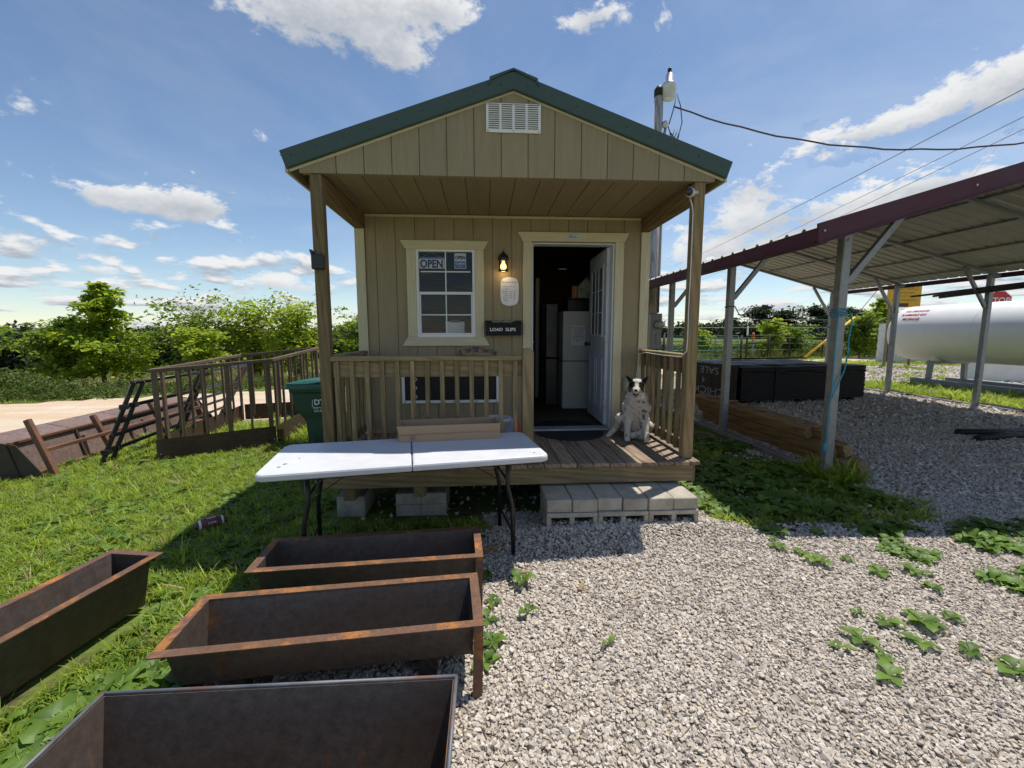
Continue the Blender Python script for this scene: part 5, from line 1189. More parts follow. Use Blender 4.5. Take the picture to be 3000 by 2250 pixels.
# ------------------------------------------------------------------ pole, meter, lamp, wires
po = thing('utility_pole', 'weathered grey utility pole rising behind the shed', 'pole', (3.16, 5.0, 0))
MB().tube([(.02, 0, -.1), (.0, 0, 2.0), (-.03, 0, 6.14)], [.10, .095, .080], 14).build('shaft', MT['pole_wood'], po)
MB().lathe([(.092, 6.06), (.094, 6.18), (.05, 6.25), (.0001, 6.27)], 12, (-.03, 0, 0)).build('cap', MT['tar'], po)
MB().tube([(.09, -.06, .3), (.09, -.06, 1.3)], .03, 10).build('conduit', MT['galv'], po); MB().tube([(.08, -.06, 2.0), (.075, -.06, 5.35), (.10, -.06, 5.52)], .026, 10).build('conduit', MT['galv'], po)
MB().lathe([(.03, 0), (.06, .03), (.055, .11), (.02, .13)], 12, (.09, -.06, 5.48)).build('weather_head', MT['alu'], po)
for k in range(3): MB().tube([(.12, -.07, 5.56), (.17, -.09, 5.4), (.20+.05*k, -.10, 5.2+.03*k), (.26+.06*k, -.08, 5.45)], .010, 6).build('loose_lead', MT['wire'], po)
MB().tube([(.16, -.06, 5.55), (.24, -.03, 5.8), (.28, -.0, 5.92)], .010, 6).build('service_lead', MT['wire'], po); MB().tube([(.28, 0, 5.92), (.30, -.03, 6.12), (.38, -.04, 5.9), (.42, -.05, 5.6), (.34, -.05, 5.25)], .010, 6).build('service_lead', MT['wire'], po)
MB().tube([(-.13, 0, 5.98), (.05, 0, 5.98)], .012, 6).build('through_bolt', MT['alu'], po)
mt_ = MB().box(-.11, .12, -.20, -.075, 1.28, 1.98, .012).build('meter_box', MT['grey_box'], po, fix=False)
MB().lathe([(.085, -.075), (.085, -.03), (.07, 0)], 20, (.04, -.20, 1.76), 'y').build('meter_ring', MT['alu'], mt_)
MB().lathe([(.0001, -.13), (.055, -.115), (.065, -.06)], 20, (.04, -.20, 1.76), 'y').build('meter_glass', m_plain('meter_glass', (.55, .57, .58), .1), mt_)
MB().box(.0, .10, -.212, -.2005, 1.40, 1.58, .004).build('breaker_door', MT['grey_box'], mt_, fix=False)
yl = thing('yard_light', 'white dusk-to-dawn yard light bracketed to the utility pole', 'lamp', (3.29, 4.93, 6.02))
MB().lathe([(.115, -.03), (.135, .17), (.150, .20), (.12, .205)], 20).build('refractor', m_plain('frosted_refractor', (.60, .63, .60), .3), yl)
MB().lathe([(.0001, -.045), (.09, -.04), (.115, -.03)], 20).build('refractor_base', m_plain('refractor_base', (.62, .66, .64), .25), yl)
MB().lathe([(.145, .205), (.10, .245), (.072, .26), (.070, .40), (.05, .42), (.04, .425)], 18).build('housing', MT['alu'], yl); MB().lathe([(.036, .42), (.036, .50), (.028, .515), (.0001, .517)], 14).build('photocell', MT['tar'], yl)
MB().tube([(-.13, .06, .1), (-.09, .02, .25), (.0, 0, .3)], .02, 8).build('bracket', MT['alu'], yl)
def cat_wire(name, label, a, b2, sag, r2, mat, n=28, wob=0.0, grp=None):
    a = Vector(a); b2 = Vector(b2); P = []
    for k in range(n+1):
        t = k/n; p = a.lerp(b2, t); p.z -= sag*4*t*(1-t); p.z += wob*math.sin(k*1.9); P.append(p)
    o = MB().tube(P, r2, 5).build(name, mat); tag(o, label, 'wire', grp); return o
cat_wire('service_cable', 'thick twisted service cable sagging from the utility pole to the right', (3.42, 5.0, 5.90), (16.0, 3.0, 7.4), 1.62, .016, MT['wire'], 40, .012)
def span(name, label, f, n_, r2, grp):
    f, n_ = Vector(f), Vector(n_); d = n_-f; cat_wire(name, label, f-d*.2, n_+d*.9, .6, r2, MT['wire_grey'], 30, 0, grp)
span('power_line', 'highest of three overhead power lines crossing the sky at right', (22.51, 45, 9.77), (11.8, 6.0, 7.56), .013, 'overhead power lines'); span('power_line', 'middle of three overhead power lines crossing the sky at right', (23.13, 45, 7.99), (11.89, 6, 6.98), .009, 'overhead power lines'); span('power_line', 'lowest of three overhead power lines crossing the sky at right', (23.7, 45, 7.43), (11.93, 6, 6.72), .009, 'overhead power lines')
gw = thing('guy_wire', 'guy wire with yellow plastic guard running up behind the lumber pack', 'guy wire', (11.2, 12.0, 0))
p0, p1, p2 = Vector((12.0, 12.0, .76)), Vector((13.75, 12.0, 2.17)), Vector((14.7, 12.0, 3.6)); dd = (p1-p0).normalized(); o_ = Vector((11.2, 12, 0))
MB().tube([p0-dd*.95-o_, p1-o_], .038, 10).build('guard', MT['yellow_plastic'], gw); MB().tube([p1-o_, p1+dd*7-o_+Vector((0, 0, 2.5))], .012, 6).build('wire', MT['wire_grey'], gw)
# ------------------------------------------------------------------ pasture gate and fence
ga = thing('tube_gate', 'green tubular pasture gate beyond the lane', 'gate', (9.3, 18.2, 0), math.atan2(.6, 4.1))
for z in (.25, .45, .66, .90, 1.15, 1.42): MB().tube([(0, 0, z), (4.1, 0, z)], .022, 8).build('rail', MT['gate_green'], ga)
for x in (0, 1.35, 2.75, 4.1): MB().tube([(x, 0, .25), (x, 0, 1.42)], .022, 8).build('upright', MT['gate_green'], ga)
for x in (-.25, 4.35): MB().tube([(x, .05, -.1), (x, .05, 1.5 if x < 0 else 1.45)], .06, 10).build('gate_post', MT['rust'], ga)
tp = thing('steel_t_post', 'white-tipped steel fence post beside the pasture gate', 'post', (13.95, 18.95, 0)); MB().box(-.03, .03, -.03, .03, 0, 1.45).build('stake', MT['black_metal'], tp, fix=False); MB().box(-.031, .031, -.031, .031, 1.451, 1.95).build('white_tip', MT['white_metal'], tp, fix=False)
hy = thing('yard_hydrant', 'orange-topped yard hydrant by the pasture fence', 'hydrant', (14.7, 19.6, 0)); MB().tube([(0, 0, 0), (0, 0, 1.2)], .035, 8).build('standpipe', MT['galv'], hy); MB().lathe([(.05, 1.2), (.075, 1.3), (.07, 1.5), (.05, 1.58), (.0001, 1.6)], 10).build('head', m_plain('orange_cap', (.62, .15, .03), .5), hy)
pf = thing('pipe_fence', 'rusty pipe fence rail right of the pasture gate', 'fence', (14.1, 19.2, 0), math.atan2(2.4, 4.4))
for z in (1.0, 1.42): MB().tube([(0, 0, z), (4.6, 0, z)], .035, 8).build('rail', MT['rust'], pf)
for x in (0, 2.3, 4.6): MB().tube([(x, 0, 0), (x, 0, 1.5)], .05, 8).build('fence_post', MT['rust'], pf)
bf = thing('wire_fence', 'barbed wire pasture fence running behind the gate', 'fence', (0, 21.5, 0), R(5))
for z in (.5, .9, 1.25, 1.9, 2.4): MB().tube([(2, 0, z), (34, 0, z)], .010, 4, smooth=False).build('strand', MT['wire_grey'], bf)
for k in range(9): MB().tube([(2+k*4, 0, 0), (2+k*4, 0, 1.5)], .04, 6).build('fence_post', MT['rust'], bf)
lf = thing('dark_rail_fence', 'black rail fence end showing left of the shed corner', 'fence', (-2.9, 9.5, 0)); MB().bar((-.6, 0, 1.18), (2.6, 0, 1.22), .06, .05).build('rail', MT['black_metal'], lf, fix=False); MB().bar((-.6, 0, .7), (2.6, 0, .74), .06, .05).build('rail', MT['black_metal'], lf, fix=False); MB().box(-.65, -.53, -.05, .07, 0, 1.34, .006).build('fence_post', MT['black_metal'], lf, fix=False)
# ------------------------------------------------------------------ the dog: one continuous skin grown from tapered limbs
def surface_net(f, lo, hi, h):
    """dual mesh of the zero set of f sampled on a grid"""
    ax = [np.arange(lo[i], hi[i]+h, h) for i in range(3)]
    X, Y, Z = np.meshgrid(*ax, indexing='ij'); S = f(X, Y, Z); n = S.shape; ins = S < 0
    c = np.zeros([k-1 for k in n], int)
    corners = [(i, j, k) for i in (0, 1) for j in (0, 1) for k in (0, 1)]
    sl = lambda A, o: A[o[0]:n[0]-1+o[0], o[1]:n[1]-1+o[1], o[2]:n[2]-1+o[2]]
    for o in corners: c += sl(ins, o)
    act = (c > 0) & (c < 8); P = np.zeros(act.shape+(3,)); cnt = np.zeros(act.shape)
    for a in corners:
        for b in corners:
            if sum(abs(x-y) for x, y in zip(a, b)) == 1 and a < b:
                A, B = sl(S, a), sl(S, b); m = (A < 0) != (B < 0)
                t = np.where(m, A/np.where(m, A-B, 1), 0)
                for d in range(3): P[..., d] += np.where(m, a[d]+(b[d]-a[d])*t, 0)
                cnt += m
    idx = -np.ones(act.shape, int); w = np.argwhere(act); idx[act] = np.arange(len(w))
    V = (w + P[act]/cnt[act][:, None])*h + np.array([ax[0][0], ax[1][0], ax[2][0]])
    F = []
    for d in range(3):
        u, v = (d+1) % 3, (d+2) % 3
        s0 = [slice(1, -1)]*3; s0[d] = slice(0, -1); s1 = [slice(1, -1)]*3; s1[d] = slice(1, None)
        A, B = ins[tuple(s0)], ins[tuple(s1)]; e = np.argwhere(A != B)
        if not len(e): continue
        fl = A[A != B]
        base = e.copy(); base[:, u] += 1; base[:, v] += 1
        def g(du, dv):
            q = base.copy(); q[:, u] -= du; q[:, v] -= dv; return idx[q[:, 0], q[:, 1], q[:, 2]]
        q = np.stack([g(1, 1), g(0, 1), g(0, 0), g(1, 0)], 1); q[~fl] = q[~fl][:, ::-1]; F.append(q)
    F = np.concatenate(F); return V, F[(F >= 0).all(1)]
CAPS = []
def cap_(a, b, ra, rb, k=.03, sy=1.0): CAPS.append((np.array(a, float), np.array(b, float), ra, rb, k, sy))
cap_((0, .13, .13), (0, .02, .34), .140, .126); cap_((0, .02, .34), (0, -.035, .41), .126, .110); cap_((-.07, -.02, .33), (.08, -.02, .33), .070, .070)
cap_((0, -.03, .42), (-.008, -.06, .53), .102, .078); cap_((-.008, -.085, .572), (-.010, -.10, .555), .070, .062)
cap_((-.010, -.13, .545), (-.022, -.205, .525), .045, .030, .022); cap_((-.01, -.10, .505), (-.022, -.178, .478), .034, .019, .012)
cap_((-.052, -.085, .605), (-.112, -.078, .672), .030, .006, .014, 1.9); cap_((.045, -.085, .605), (.105, -.078, .664), .036, .008, .014, 1.9)
for s in (-1, 1):
    o = 0.0 if s < 0 else .012
    cap_((s*.072, -.02, .32), (s*(.082+o), -.05, .20), .060, .040); cap_((s*(.082+o), -.05, .20), (s*(.088+o), -.115-o, .07), .040, .027)
    cap_((s*(.088+o), -.115-o, .065), (s*(.088+o), -.150-o, .024), .028, .031, .018)
    for t in (-.014, .0, .014): cap_((s*(.088+o)+t, -.155-o, .020), (s*(.088+o)+t*1.2, -.180-o, .014), .014, .010, .006)
cap_((-.09, .12, .13), (-.150, .0, .205), .095, .055); cap_((-.150, .0, .205), (-.205, .055, .085), .052, .030); cap_((-.205, .055, .08), (-.265, .005, .026), .030, .028, .016)
for t in (-.013, .0, .013): cap_((-.270, .0+t, .018), (-.292, -.012+t, .013), .013, .010, .006)
cap_((.09, .12, .12), (.125, .02, .13), .095, .060); cap_((.125, .02, .12), (.045, -.05, .055), .055, .045); cap_((.05, -.05, .05), (-.04, -.06, .045), .045, .036)
cap_((0, .22, .06), (.12, .30, .03), .035, .018)
def dog_sdf(X, Y, Z):
    P = np.stack([X, Y, Z], -1); D = None
    for a, b, ra, rb, k, sy in CAPS:
        p = P-a; ab = b-a; sc = np.array([1, sy, 1.0])
        t = np.clip((p@ab)/(ab@ab), 0, 1); d = np.linalg.norm((p-t[..., None]*ab)*sc, axis=-1)-(ra+(rb-ra)*t)
        if D is None: D = d; continue
        h = np.clip(.5+.5*(D-d)/k, 0, 1); D = D*(1-h)+d*h-k*h*(1-h)
    return np.maximum(D + .0035*np.sin(X*95+Z*40)*np.sin(Z*85+Y*30)*(Z > .2)*(Z < .5), -Z+.001)
DV, DF = surface_net(dog_sdf, (-.33, -.26, -.02), (.25, .36, .72), .0072)
dog = thing('dog', 'black, white and tan herding dog sitting on the porch by the railing', 'dog', (1.335, .755, ZD+.001), R(-15))
me = bpy.data.meshes.new('body'); me.from_pydata(DV.tolist(), [], DF.tolist()); me.update()
me.polygons.foreach_set('use_smooth', [True]*len(me.polygons))
x, y, z = DV.T
def near(c, r, s=(1, 1, 1)): return np.sqrt(((x-c[0])/s[0])**2+((y-c[1])/s[1])**2+((z-c[2])/s[2])**2) < r
colr = np.tile(np.array([.64, .59, .52]), (len(DV), 1)); nse = snoise(x*1.0, z*1.0+y, 26, 0)+.6*snoise(x, z*1.4-y, 60, 8)
colr[(z < .44)] *= np.array([.95, .92, .88])
spot = (nse > .42) & (z < .48) & ((x > .025) | (z < .24) | (nse > .66)); colr[spot] = (.23, .215, .205)
colr[(x > .05) & (z > .22) & (z < .42) & (nse > .25)] = (.15, .15, .16)
headm = (z > .48) & (y < .0)
for s_, c in ((-1, (-.050, -.135, .575)), (1, (.038, -.135, .572))):
    colr[headm & near(c, .040, (1.0, 1.3, 1.15))] = (.012, .011, .011); colr[headm & near((s_*.062-.006, -.10, .535), .036)] = (.24, .10, .04)
    colr[headm & near((s_*.075-.008, -.08, .575), .036)] = (.012, .011, .011); colr[headm & near((c[0]*.9-.001, -.158, .602), .011)] = (.24, .11, .045)
colr[(z > .606) & (np.abs(x+.004) > .040)] = (.013, .012, .012)
blaze = headm & (np.abs(x+.010) < .020) & (y < -.09); colr[blaze] = (.60, .56, .50)
muz = headm & near((-.018, -.175, .53), .050, (1, 1.2, .85)); colr[muz & ~(nse > .9)] = (.58, .53, .47)
colr[headm & near((-.020, -.165, .496), .034, (1.05, 1.2, .55))] = (.035, .02, .02)
at = me.color_attributes.new('coat', 'FLOAT_COLOR', 'POINT'); at.data.foreach_set('color', np.concatenate([colr, np.ones((len(colr), 1))], 1).astype(np.float32).ravel())
m_, nt_, N_, L_, b_ = mat_new('dog_coat'); a_ = N_.new('ShaderNodeVertexColor'); a_.layer_name = 'coat'
v_, _ = coords(N_, L_, (1, 1, .35), rand=False); fz = nz(N_, L_, v_, 120, 4, .7)
c_ = mixc(N_, L_, .5, a_.outputs[0], ramp(N_, L_, fz, [(.3, (.55, .55, .55)), (.7, (1, 1, 1))]), 'MULTIPLY')
L_.new(c_, b_.inputs['Base Color']); b_.inputs['Roughness'].default_value = .85; b_.inputs['Specular IOR Level'].default_value = .2; bump(N_, L_, b_, fz, .6, .006)
me.materials.append(m_)
o = bpy.data.objects.new('body', me); COL.objects.link(o); o.parent = dog
MB().lathe([(.0001, -.013), (.011, -.011), (.017, -.003), (.015, .008), (.0001, .013)], 12, (-.0225, -.226, .538), 'y').build('nose', m_plain('wet_nose', (.012, .011, .012), .25), dog)
for s_, xx in ((-1, -.046), (1, .030)): MB().lathe([(.0001, -.009), (.006, -.006), (.009, 0), (.006, .006), (.0001, .009)], 12, (xx, -.147, .578), 'z').build('eye', m_plain('dog_eye', (.02, .012, .006), .1), dog)
m_ = MB(); m_.add([(-.036, -.150, .499), (-.008, -.150, .499), (-.007, -.196, .487), (-.012, -.208, .470), (-.022, -.211, .463), (-.032, -.208, .470), (-.037, -.196, .487), (-.022, -.19, .492)], [(0, 1, 7), (1, 2, 7), (2, 3, 7), (3, 4, 7), (4, 5, 7), (5, 6, 7), (6, 0, 7)], True); m_.build('tongue', m_plain('pink_tongue', (.38, .13, .12), .4), dog)
for (x_, y_, z_) in ((-.112, -.090, .655), (.098, -.092, .648)):
    pass

# ------------------------------------------------------------------ scattering
def scatter(name, protos, pts, rot, scl, idx, label=None, cat=None, kind='stuff'):
    """one object: a cloud of points, each carrying one of the given meshes"""
    me = bpy.data.meshes.new(name); me.from_pydata([tuple(p) for p in pts], [], [])
    a = me.attributes.new('rot', 'FLOAT_VECTOR', 'POINT'); a.data.foreach_set('vector', np.asarray(rot, np.float32).ravel())
    a = me.attributes.new('scl', 'FLOAT', 'POINT'); a.data.foreach_set('value', np.asarray(scl, np.float32))
    a = me.attributes.new('pick', 'INT', 'POINT'); a.data.foreach_set('value', np.asarray(idx, np.int32))
    o = bpy.data.objects.new(name, me); COL.objects.link(o); tag(o, label, cat, kind=kind)
    ng = bpy.data.node_groups.new(name+'_scatter', 'GeometryNodeTree')
    ng.interface.new_socket('Geometry', in_out='INPUT', socket_type='NodeSocketGeometry'); ng.interface.new_socket('Geometry', in_out='OUTPUT', socket_type='NodeSocketGeometry')
    N, L = ng.nodes, ng.links; gi, go = N.new('NodeGroupInput'), N.new('NodeGroupOutput')
    iop = N.new('GeometryNodeInstanceOnPoints'); join = N.new('GeometryNodeJoinGeometry')
    for p in reversed(protos):
        oi = N.new('GeometryNodeObjectInfo'); oi.inputs['Object'].default_value = p; oi.inputs['As Instance'].default_value = False
        gt = N.new('GeometryNodeGeometryToInstance'); L.new(oi.outputs['Geometry'], gt.inputs[0]); L.new(gt.outputs[0], join.inputs[0])
    L.new(gi.outputs[0], iop.inputs['Points']); L.new(join.outputs[0], iop.inputs['Instance']); iop.inputs['Pick Instance'].default_value = True
    def na(nm, ty):
        n = N.new('GeometryNodeInputNamedAttribute'); n.data_type = ty; n.inputs['Name'].default_value = nm; return n.outputs[0]
    L.new(na('pick', 'INT'), iop.inputs['Instance Index']); L.new(na('scl', 'FLOAT'), iop.inputs['Scale'])
    e2r = N.new('FunctionNodeEulerToRotation'); L.new(na('rot', 'FLOAT_VECTOR'), e2r.inputs[0]); L.new(e2r.outputs[0], iop.inputs['Rotation'])
    L.new(iop.outputs[0], go.inputs[0])
    md = o.modifiers.new('scatter', 'NODES'); md.node_group = ng
    return o
def proto(name, V, F, mat, smooth=False, tone=None):
    me = bpy.data.meshes.new(name); me.from_pydata([tuple(v) for v in V], [], [tuple(f) for f in F]); me.update()
    if smooth: me.polygons.foreach_set('use_smooth', [True]*len(me.polygons))
    if tone is not None: a = me.attributes.new('tone', 'FLOAT', 'POINT'); a.data.foreach_set('value', np.asarray(tone, np.float32))
    me.materials.append(mat); return bpy.data.objects.new(name, me)
def leaves_mesh(C, N_, U, L_, Wd, fold=.25):
    """diamond leaves: centre C, normal N, direction U, length L, half width W (arrays)"""
    S = np.cross(N_, U); S /= np.linalg.norm(S, axis=1, keepdims=True)+1e-9
    a = C; tip = C+U*L_[:, None]; mid = C+U*(L_*.45)[:, None]
    l = mid+S*Wd[:, None]+N_*(Wd*fold)[:, None]; r_ = mid-S*Wd[:, None]+N_*(Wd*fold)[:, None]
    n = len(C); V = np.stack([a, r_, tip, l], 1).reshape(-1, 3); i = np.arange(n)*4
    F = np.concatenate([np.stack([i, i+1, i+2], 1), np.stack([i, i+2, i+3], 1)]); return V, F
def unit(v): return v/(np.linalg.norm(v, axis=-1, keepdims=True)+1e-9)
# ------------------------------------------------------------------ gravel
def m_stone():
    m_, nt, N, L, b = mat_new('crushed_limestone')
    oi = N.new('ShaderNodeObjectInfo'); tc = N.new('ShaderNodeTexCoord')
    c = ramp(N, L, oi.outputs['Random'], [(0, (.33, .29, .25)), (.12, (.43, .38, .33)), (.42, (.54, .475, .405)), (.75, (.61, .545, .47)), (.93, (.71, .665, .60)), (1, (.60, .46, .28))])
    n = nz(N, L, tc.outputs['Object'], 2.2, 6, .65); c = mixc(N, L, rng_map(N, L, n, .3, .75, 0, .5), c, ramp(N, L, n, [(.35, (.36, .31, .26)), (.7, (.65, .58, .50))]))
    L.new(c, b.inputs['Base Color']); b.inputs['Roughness'].default_value = .9; b.inputs['Specular IOR Level'].default_value = .2
    bump(N, L, b, nz(N, L, tc.outputs['Object'], 9, 4, .6), .3, .08); return m_
MT['stone'] = m_stone()
import bmesh
def stone_proto(k):
    r2 = np.random.default_rng(100+k); P = unit(r2.normal(size=(15, 3)))*r2.uniform(.8, 1.1, (15, 1))*np.array([1.0, r2.uniform(.62, .95), r2.uniform(.50, .85)])
    bm = bmesh.new(); [bm.verts.new(p) for p in P]; bmesh.ops.convex_hull(bm, input=bm.verts)
    for v in [v for v in bm.verts if not v.link_faces]: bm.verts.remove(v)
    me = bpy.data.meshes.new('stone'); bm.to_mesh(me); bm.free(); me.materials.append(MT['stone']); return bpy.data.objects.new('stone', me)
STONES = [stone_proto(k) for k in range(10)]
CAMX, CAMY = -.2545, -3.6253
def in_view(x, y, pad=.3):
    """plan view of what the photograph's position can see, with room for a step to the side"""
    u = (x-CAMX)/(y-CAMY+.001); return (y > -3.2) & (u > -1.45-pad) & (u < 1.55+pad)
def fill(n, x0, x1, y0, y1, test):
    x = rng.uniform(x0, x1, n); y = rng.uniform(y0, y1, n); k = test(x, y); return x[k], y[k]
GX, GY, GS = [], [], []
def add_stones(dens, x0, x1, y0, y1, s, spill=0.0):
    x, y = fill(int(dens*(x1-x0)*(y1-y0)), x0, x1, y0, y1, lambda x, y: in_view(x, y) & ((gravel_mask(x, y) + rng.normal(0, .05, len(x))) > 0))
    GX.append(x); GY.append(y); GS.append(rng.lognormal(0, .24, len(x))*s)
add_stones(5000, -2.4, 4.6, -3.0, -1.2, .0113); add_stones(4000, -1.2, 5.6, -1.2, .2, .0122); add_stones(70, -2.4, 5, -3, .2, .018)
add_stones(1300, 3.2, 9, .2, 3.2, .020); add_stones(420, 3.2, 13, 3.2, 7.5, .034); add_stones(130, 9, 22, 3, 15, .055); add_stones(600, 4.6, 7.5, -1.2, .2, .026)
x = rng.uniform(-1.5, 1.7, 350); y = rng.uniform(.0, 1.5, 350); GX.append(x); GY.append(y); GS.append(rng.lognormal(0, .3, 350)*.018)        # spill under the porch
x = rng.uniform(1.6, 3.8, 1300); y = rng.uniform(-.5, 2.6, 1300); GX.append(x); GY.append(y); GS.append(rng.lognormal(0, .35, 1300)*.016)  # loose on the bare soil
x = rng.uniform(.27, 1.42, 700); y = rng.uniform(-.46, -.30, 700); GX.append(x); GY.append(y); GS.append(rng.lognormal(0, .25, 700)*.017)
GX, GY, GS = map(np.concatenate, (GX, GY, GS)); n = len(GX)
gz = height(GX, GY)+.006+GS*rng.uniform(0.0, .42, n)
inb = (np.abs(GX-.85) < .63) & (GY > -.39) & (GY < .02); gz[inb] = .03+rng.uniform(0, .09, inb.sum())*np.clip((-.05-GY[inb])*3, 0, 1)
scatter('gravel', STONES, np.stack([GX, GY, gz], 1), np.stack([rng.uniform(-.9, .9, n), rng.uniform(-.9, .9, n), rng.uniform(0, 6.28, n)], 1), GS, rng.integers(0, len(STONES), n), 'pale crushed limestone gravel covering the yard', 'gravel')

# ------------------------------------------------------------------ grass and weeds
MT['grass'] = m_leaf('grass_blade', (.145, .23, .02), (.40, .51, .07), .5, .48)
MT['grass_dry'] = m_leaf('tall_grass_blade', (.07, .11, .02), (.25, .25, .08), .6, .35)
MT['weed'] = m_leaf('weed_leaf', (.060, .130, .016), (.17, .28, .045), .5, .38)
MT['leaf_bright'] = m_leaf('bright_leaf', (.125, .23, .013), (.37, .47, .04), .5, .5)
MT['leaf_mid'] = m_leaf('mid_leaf', (.08, .16, .014), (.24, .34, .04), .5, .45)
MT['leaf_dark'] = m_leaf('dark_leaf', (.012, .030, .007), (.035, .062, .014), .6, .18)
MT['leaf_hedge'] = m_leaf('hedge_leaf', (.032, .068, .010), (.12, .18, .028), .55, .35)
MT['bark'] = m_wood('bark', 'z', (.16, .12, .085), (.06, .045, .035))
def tuft(k, nb, h, w, spread, mat, bend=.5):
    r2 = np.random.default_rng(300+k); V = []; F = []; T = []
    for b in range(nb):
        a = r2.uniform(0, 6.28); d = np.array([math.cos(a), math.sin(a), 0]); s_ = np.array([-d[1], d[0], 0]); hh = h*r2.uniform(.55, 1.15); ww = w*r2.uniform(.7, 1.3)
        base = d*r2.uniform(0, spread)*.5; bn = bend*r2.uniform(.3, 1.3); o = len(V); tn = r2.random()
        for j, t in enumerate((0, .4, .75, 1.0)):
            p = base+d*(hh*bn*t*t)+np.array([0, 0, hh*(t-.22*bn*t*t)]); wd = ww*(1-t)**.6*(1 if j else .7)
            if j < 3: V += [p-s_*wd, p+s_*wd]; T += [tn, tn]
            else: V.append(p); T.append(tn)
        F += [(o, o+1, o+3, o+2), (o+2, o+3, o+5, o+4), (o+4, o+5, o+6)]
    return proto('grass_tuft', V, F, mat, False, T)
def rosette(k, nl, L_, w, mat, up_=.35):
    """broad-leaved weed: arched leaves with a crease and a wavy edge"""
    r2 = np.random.default_rng(500+k); V = []; F = []; T = []
    for b in range(nl):
        a = 6.28*b/nl+r2.uniform(-.4, .4); d = np.array([math.cos(a), math.sin(a), 0]); s_ = np.array([-d[1], d[0], 0]); ll = L_*r2.uniform(.55, 1.15); ww = w*ll/L_*r2.uniform(.8, 1.2); lift = up_*r2.uniform(.4, 1.6); tn = r2.random(); o = len(V)
        for j, t in enumerate((0, .22, .45, .7, .88, 1.0)):
            p = d*ll*t+np.array([0, 0, ll*(lift*math.sin(t*2.4)*.6)+.006]); wd = ww*(.10, .55, 1.0, .85, .45, 0.02)[j]*(1+.12*math.sin(j*2.3+b))
            wd *= 1+.22*(-1)**j; V += [p-s_*wd+np.array([0, 0, wd*.35]), p, p+s_*wd+np.array([0, 0, wd*.35+.15*wd*math.sin(j*1.7)])]; T += [tn]*3
        for j in range(5): q = o+j*3; F += [(q, q+1, q+4, q+3), (q+1, q+2, q+5, q+4)]
    return V, F, T
GR = [tuft(k, 14, .078, .0036, .05, MT['grass'], 1.15) for k in range(5)]
WD = [proto('weed_rosette', *rosette(k, 7, .085, .026, None or MT['weed'], .5)[:2], MT['weed'], True, rosette(k, 7, .085, .026, MT['weed'], .5)[2]) for k in range(4)]
TG = [tuft(20+k, 12, .55, .006, .16, MT['grass_dry'], .45) for k in range(4)]
TROUGHS = ((-.92, -1.10, 3.6, .66, .21), (-.95, -1.69, 4.6, .68, .23), (-.995, -2.335, -.3, .64, .22), (-2.42, -1.70, 80.3, .67, .18))
def in_trough(x, y):
    k = np.zeros(len(x), bool)
    for cx, cy, a, l, d in TROUGHS:
        c, s_ = math.cos(R(a)), math.sin(R(a)); u = (x-cx)*c+(y-cy)*s_; v = -(x-cx)*s_+(y-cy)*c; k |= (np.abs(u) < l) & (np.abs(v) < d)
    return k
def lawn_ok(x, y):
    porch = (np.abs(x) < 1.66) & (y > -.1) & (y < 6.2)
    return ~in_trough(x, y) & in_view(x, y) & (gravel_mask(x, y) < .03+.08*rng.normal(size=len(x))) & (road_mask(x, y) < .0) & ~porch & (road_s(x, y) < 0)
def put(name, protos, n, x0, x1, y0, y1, s, test, label, cat, tilt=.15, lift=0.0):
    x, y = fill(n, x0, x1, y0, y1, test); k = len(x)
    return scatter(name, protos, np.stack([x, y, height(x, y)+lift], 1), np.stack([rng.normal(0, tilt, k), rng.normal(0, tilt, k), rng.uniform(0, 6.28, k)], 1), rng.lognormal(0, .28, k)*s, rng.integers(0, len(protos), k), label, cat)
left = lambda x, y: lawn_ok(x, y) & (x < .5)
MT['straw'] = m_leaf('dead_blade', (.22, .16, .07), (.42, .33, .17), .7, .2)
DG = [tuft(60+k, 5, .075, .0028, .07, MT['straw'], 1.3) for k in range(3)]
put('dead_grass', DG, 3600, -8, -.3, -3.1, 3.0, 1.0, left, 'dead straw-coloured blades among the lawn', 'grass', .5)
put('soil_litter', DG, 900, 1.66, 4.0, -.6, 3.0, .8, lambda x, y: gravel_mask(x, y) < .1, 'dry litter on the bare soil beside the porch', 'litter', 1.2)
for k, (x, y, a, l) in enumerate(((.34, -1.12, 70, .075), (-.02, -.93, 5, .10), (.72, -.72, 20, .05), (-.22, -.62, 15, .14))):
    wc = thing('wood_chip', ('splinter of wood on the open gravel before the step', 'flat splinter above the lone upright weed', 'dark curl of bark on the gravel near the step', 'short offcut on the weeds at the trough corner')[k], 'wood chip', (x, y, hz(x, y)+.028), R(a), 'wood chips on the gravel')
    MB().prism([(-l/2, -.012), (l*.3, -.016), (l/2, .002), (l*.2, .014), (-l*.45, .010)], 0, .010 if k < 3 else .03, 'z').build('chip', MT['lumber'] if k != 2 else MT['dark_board'], wc)
put('lawn_grass', GR, 27000, -9, -.2, -3.1, 2.6, .82, lambda x, y: left(x, y) & (snoise(x, y, 1.5, 3) < .75), 'short green lawn grass left of the shed', 'grass')
put('lawn_grass', GR, 9000, -14, -1.6, 2.6, 7.5, 1.4, left, 'green grass along the lane behind the feeders', 'grass')
put('lawn_weeds', WD, 9500, -8, -.3, -3.1, 2.6, .62, lambda x, y: left(x, y) & (snoise(x, y, 2.0, 6) > -.55), 'clover and plantain growing through the lawn', 'weeds')
put('verge_weeds', WD, 1900, -2.75, -1.3, -3.0, -1.0, 1.0, lambda x, y: ~in_trough(x, y) & in_view(x, y) & (np.abs(gravel_mask(x, y)) < .34) & (x+.25*(y+1.6) < -1.30), 'broad-leaved weeds along the gravel edge between the troughs', 'weeds')
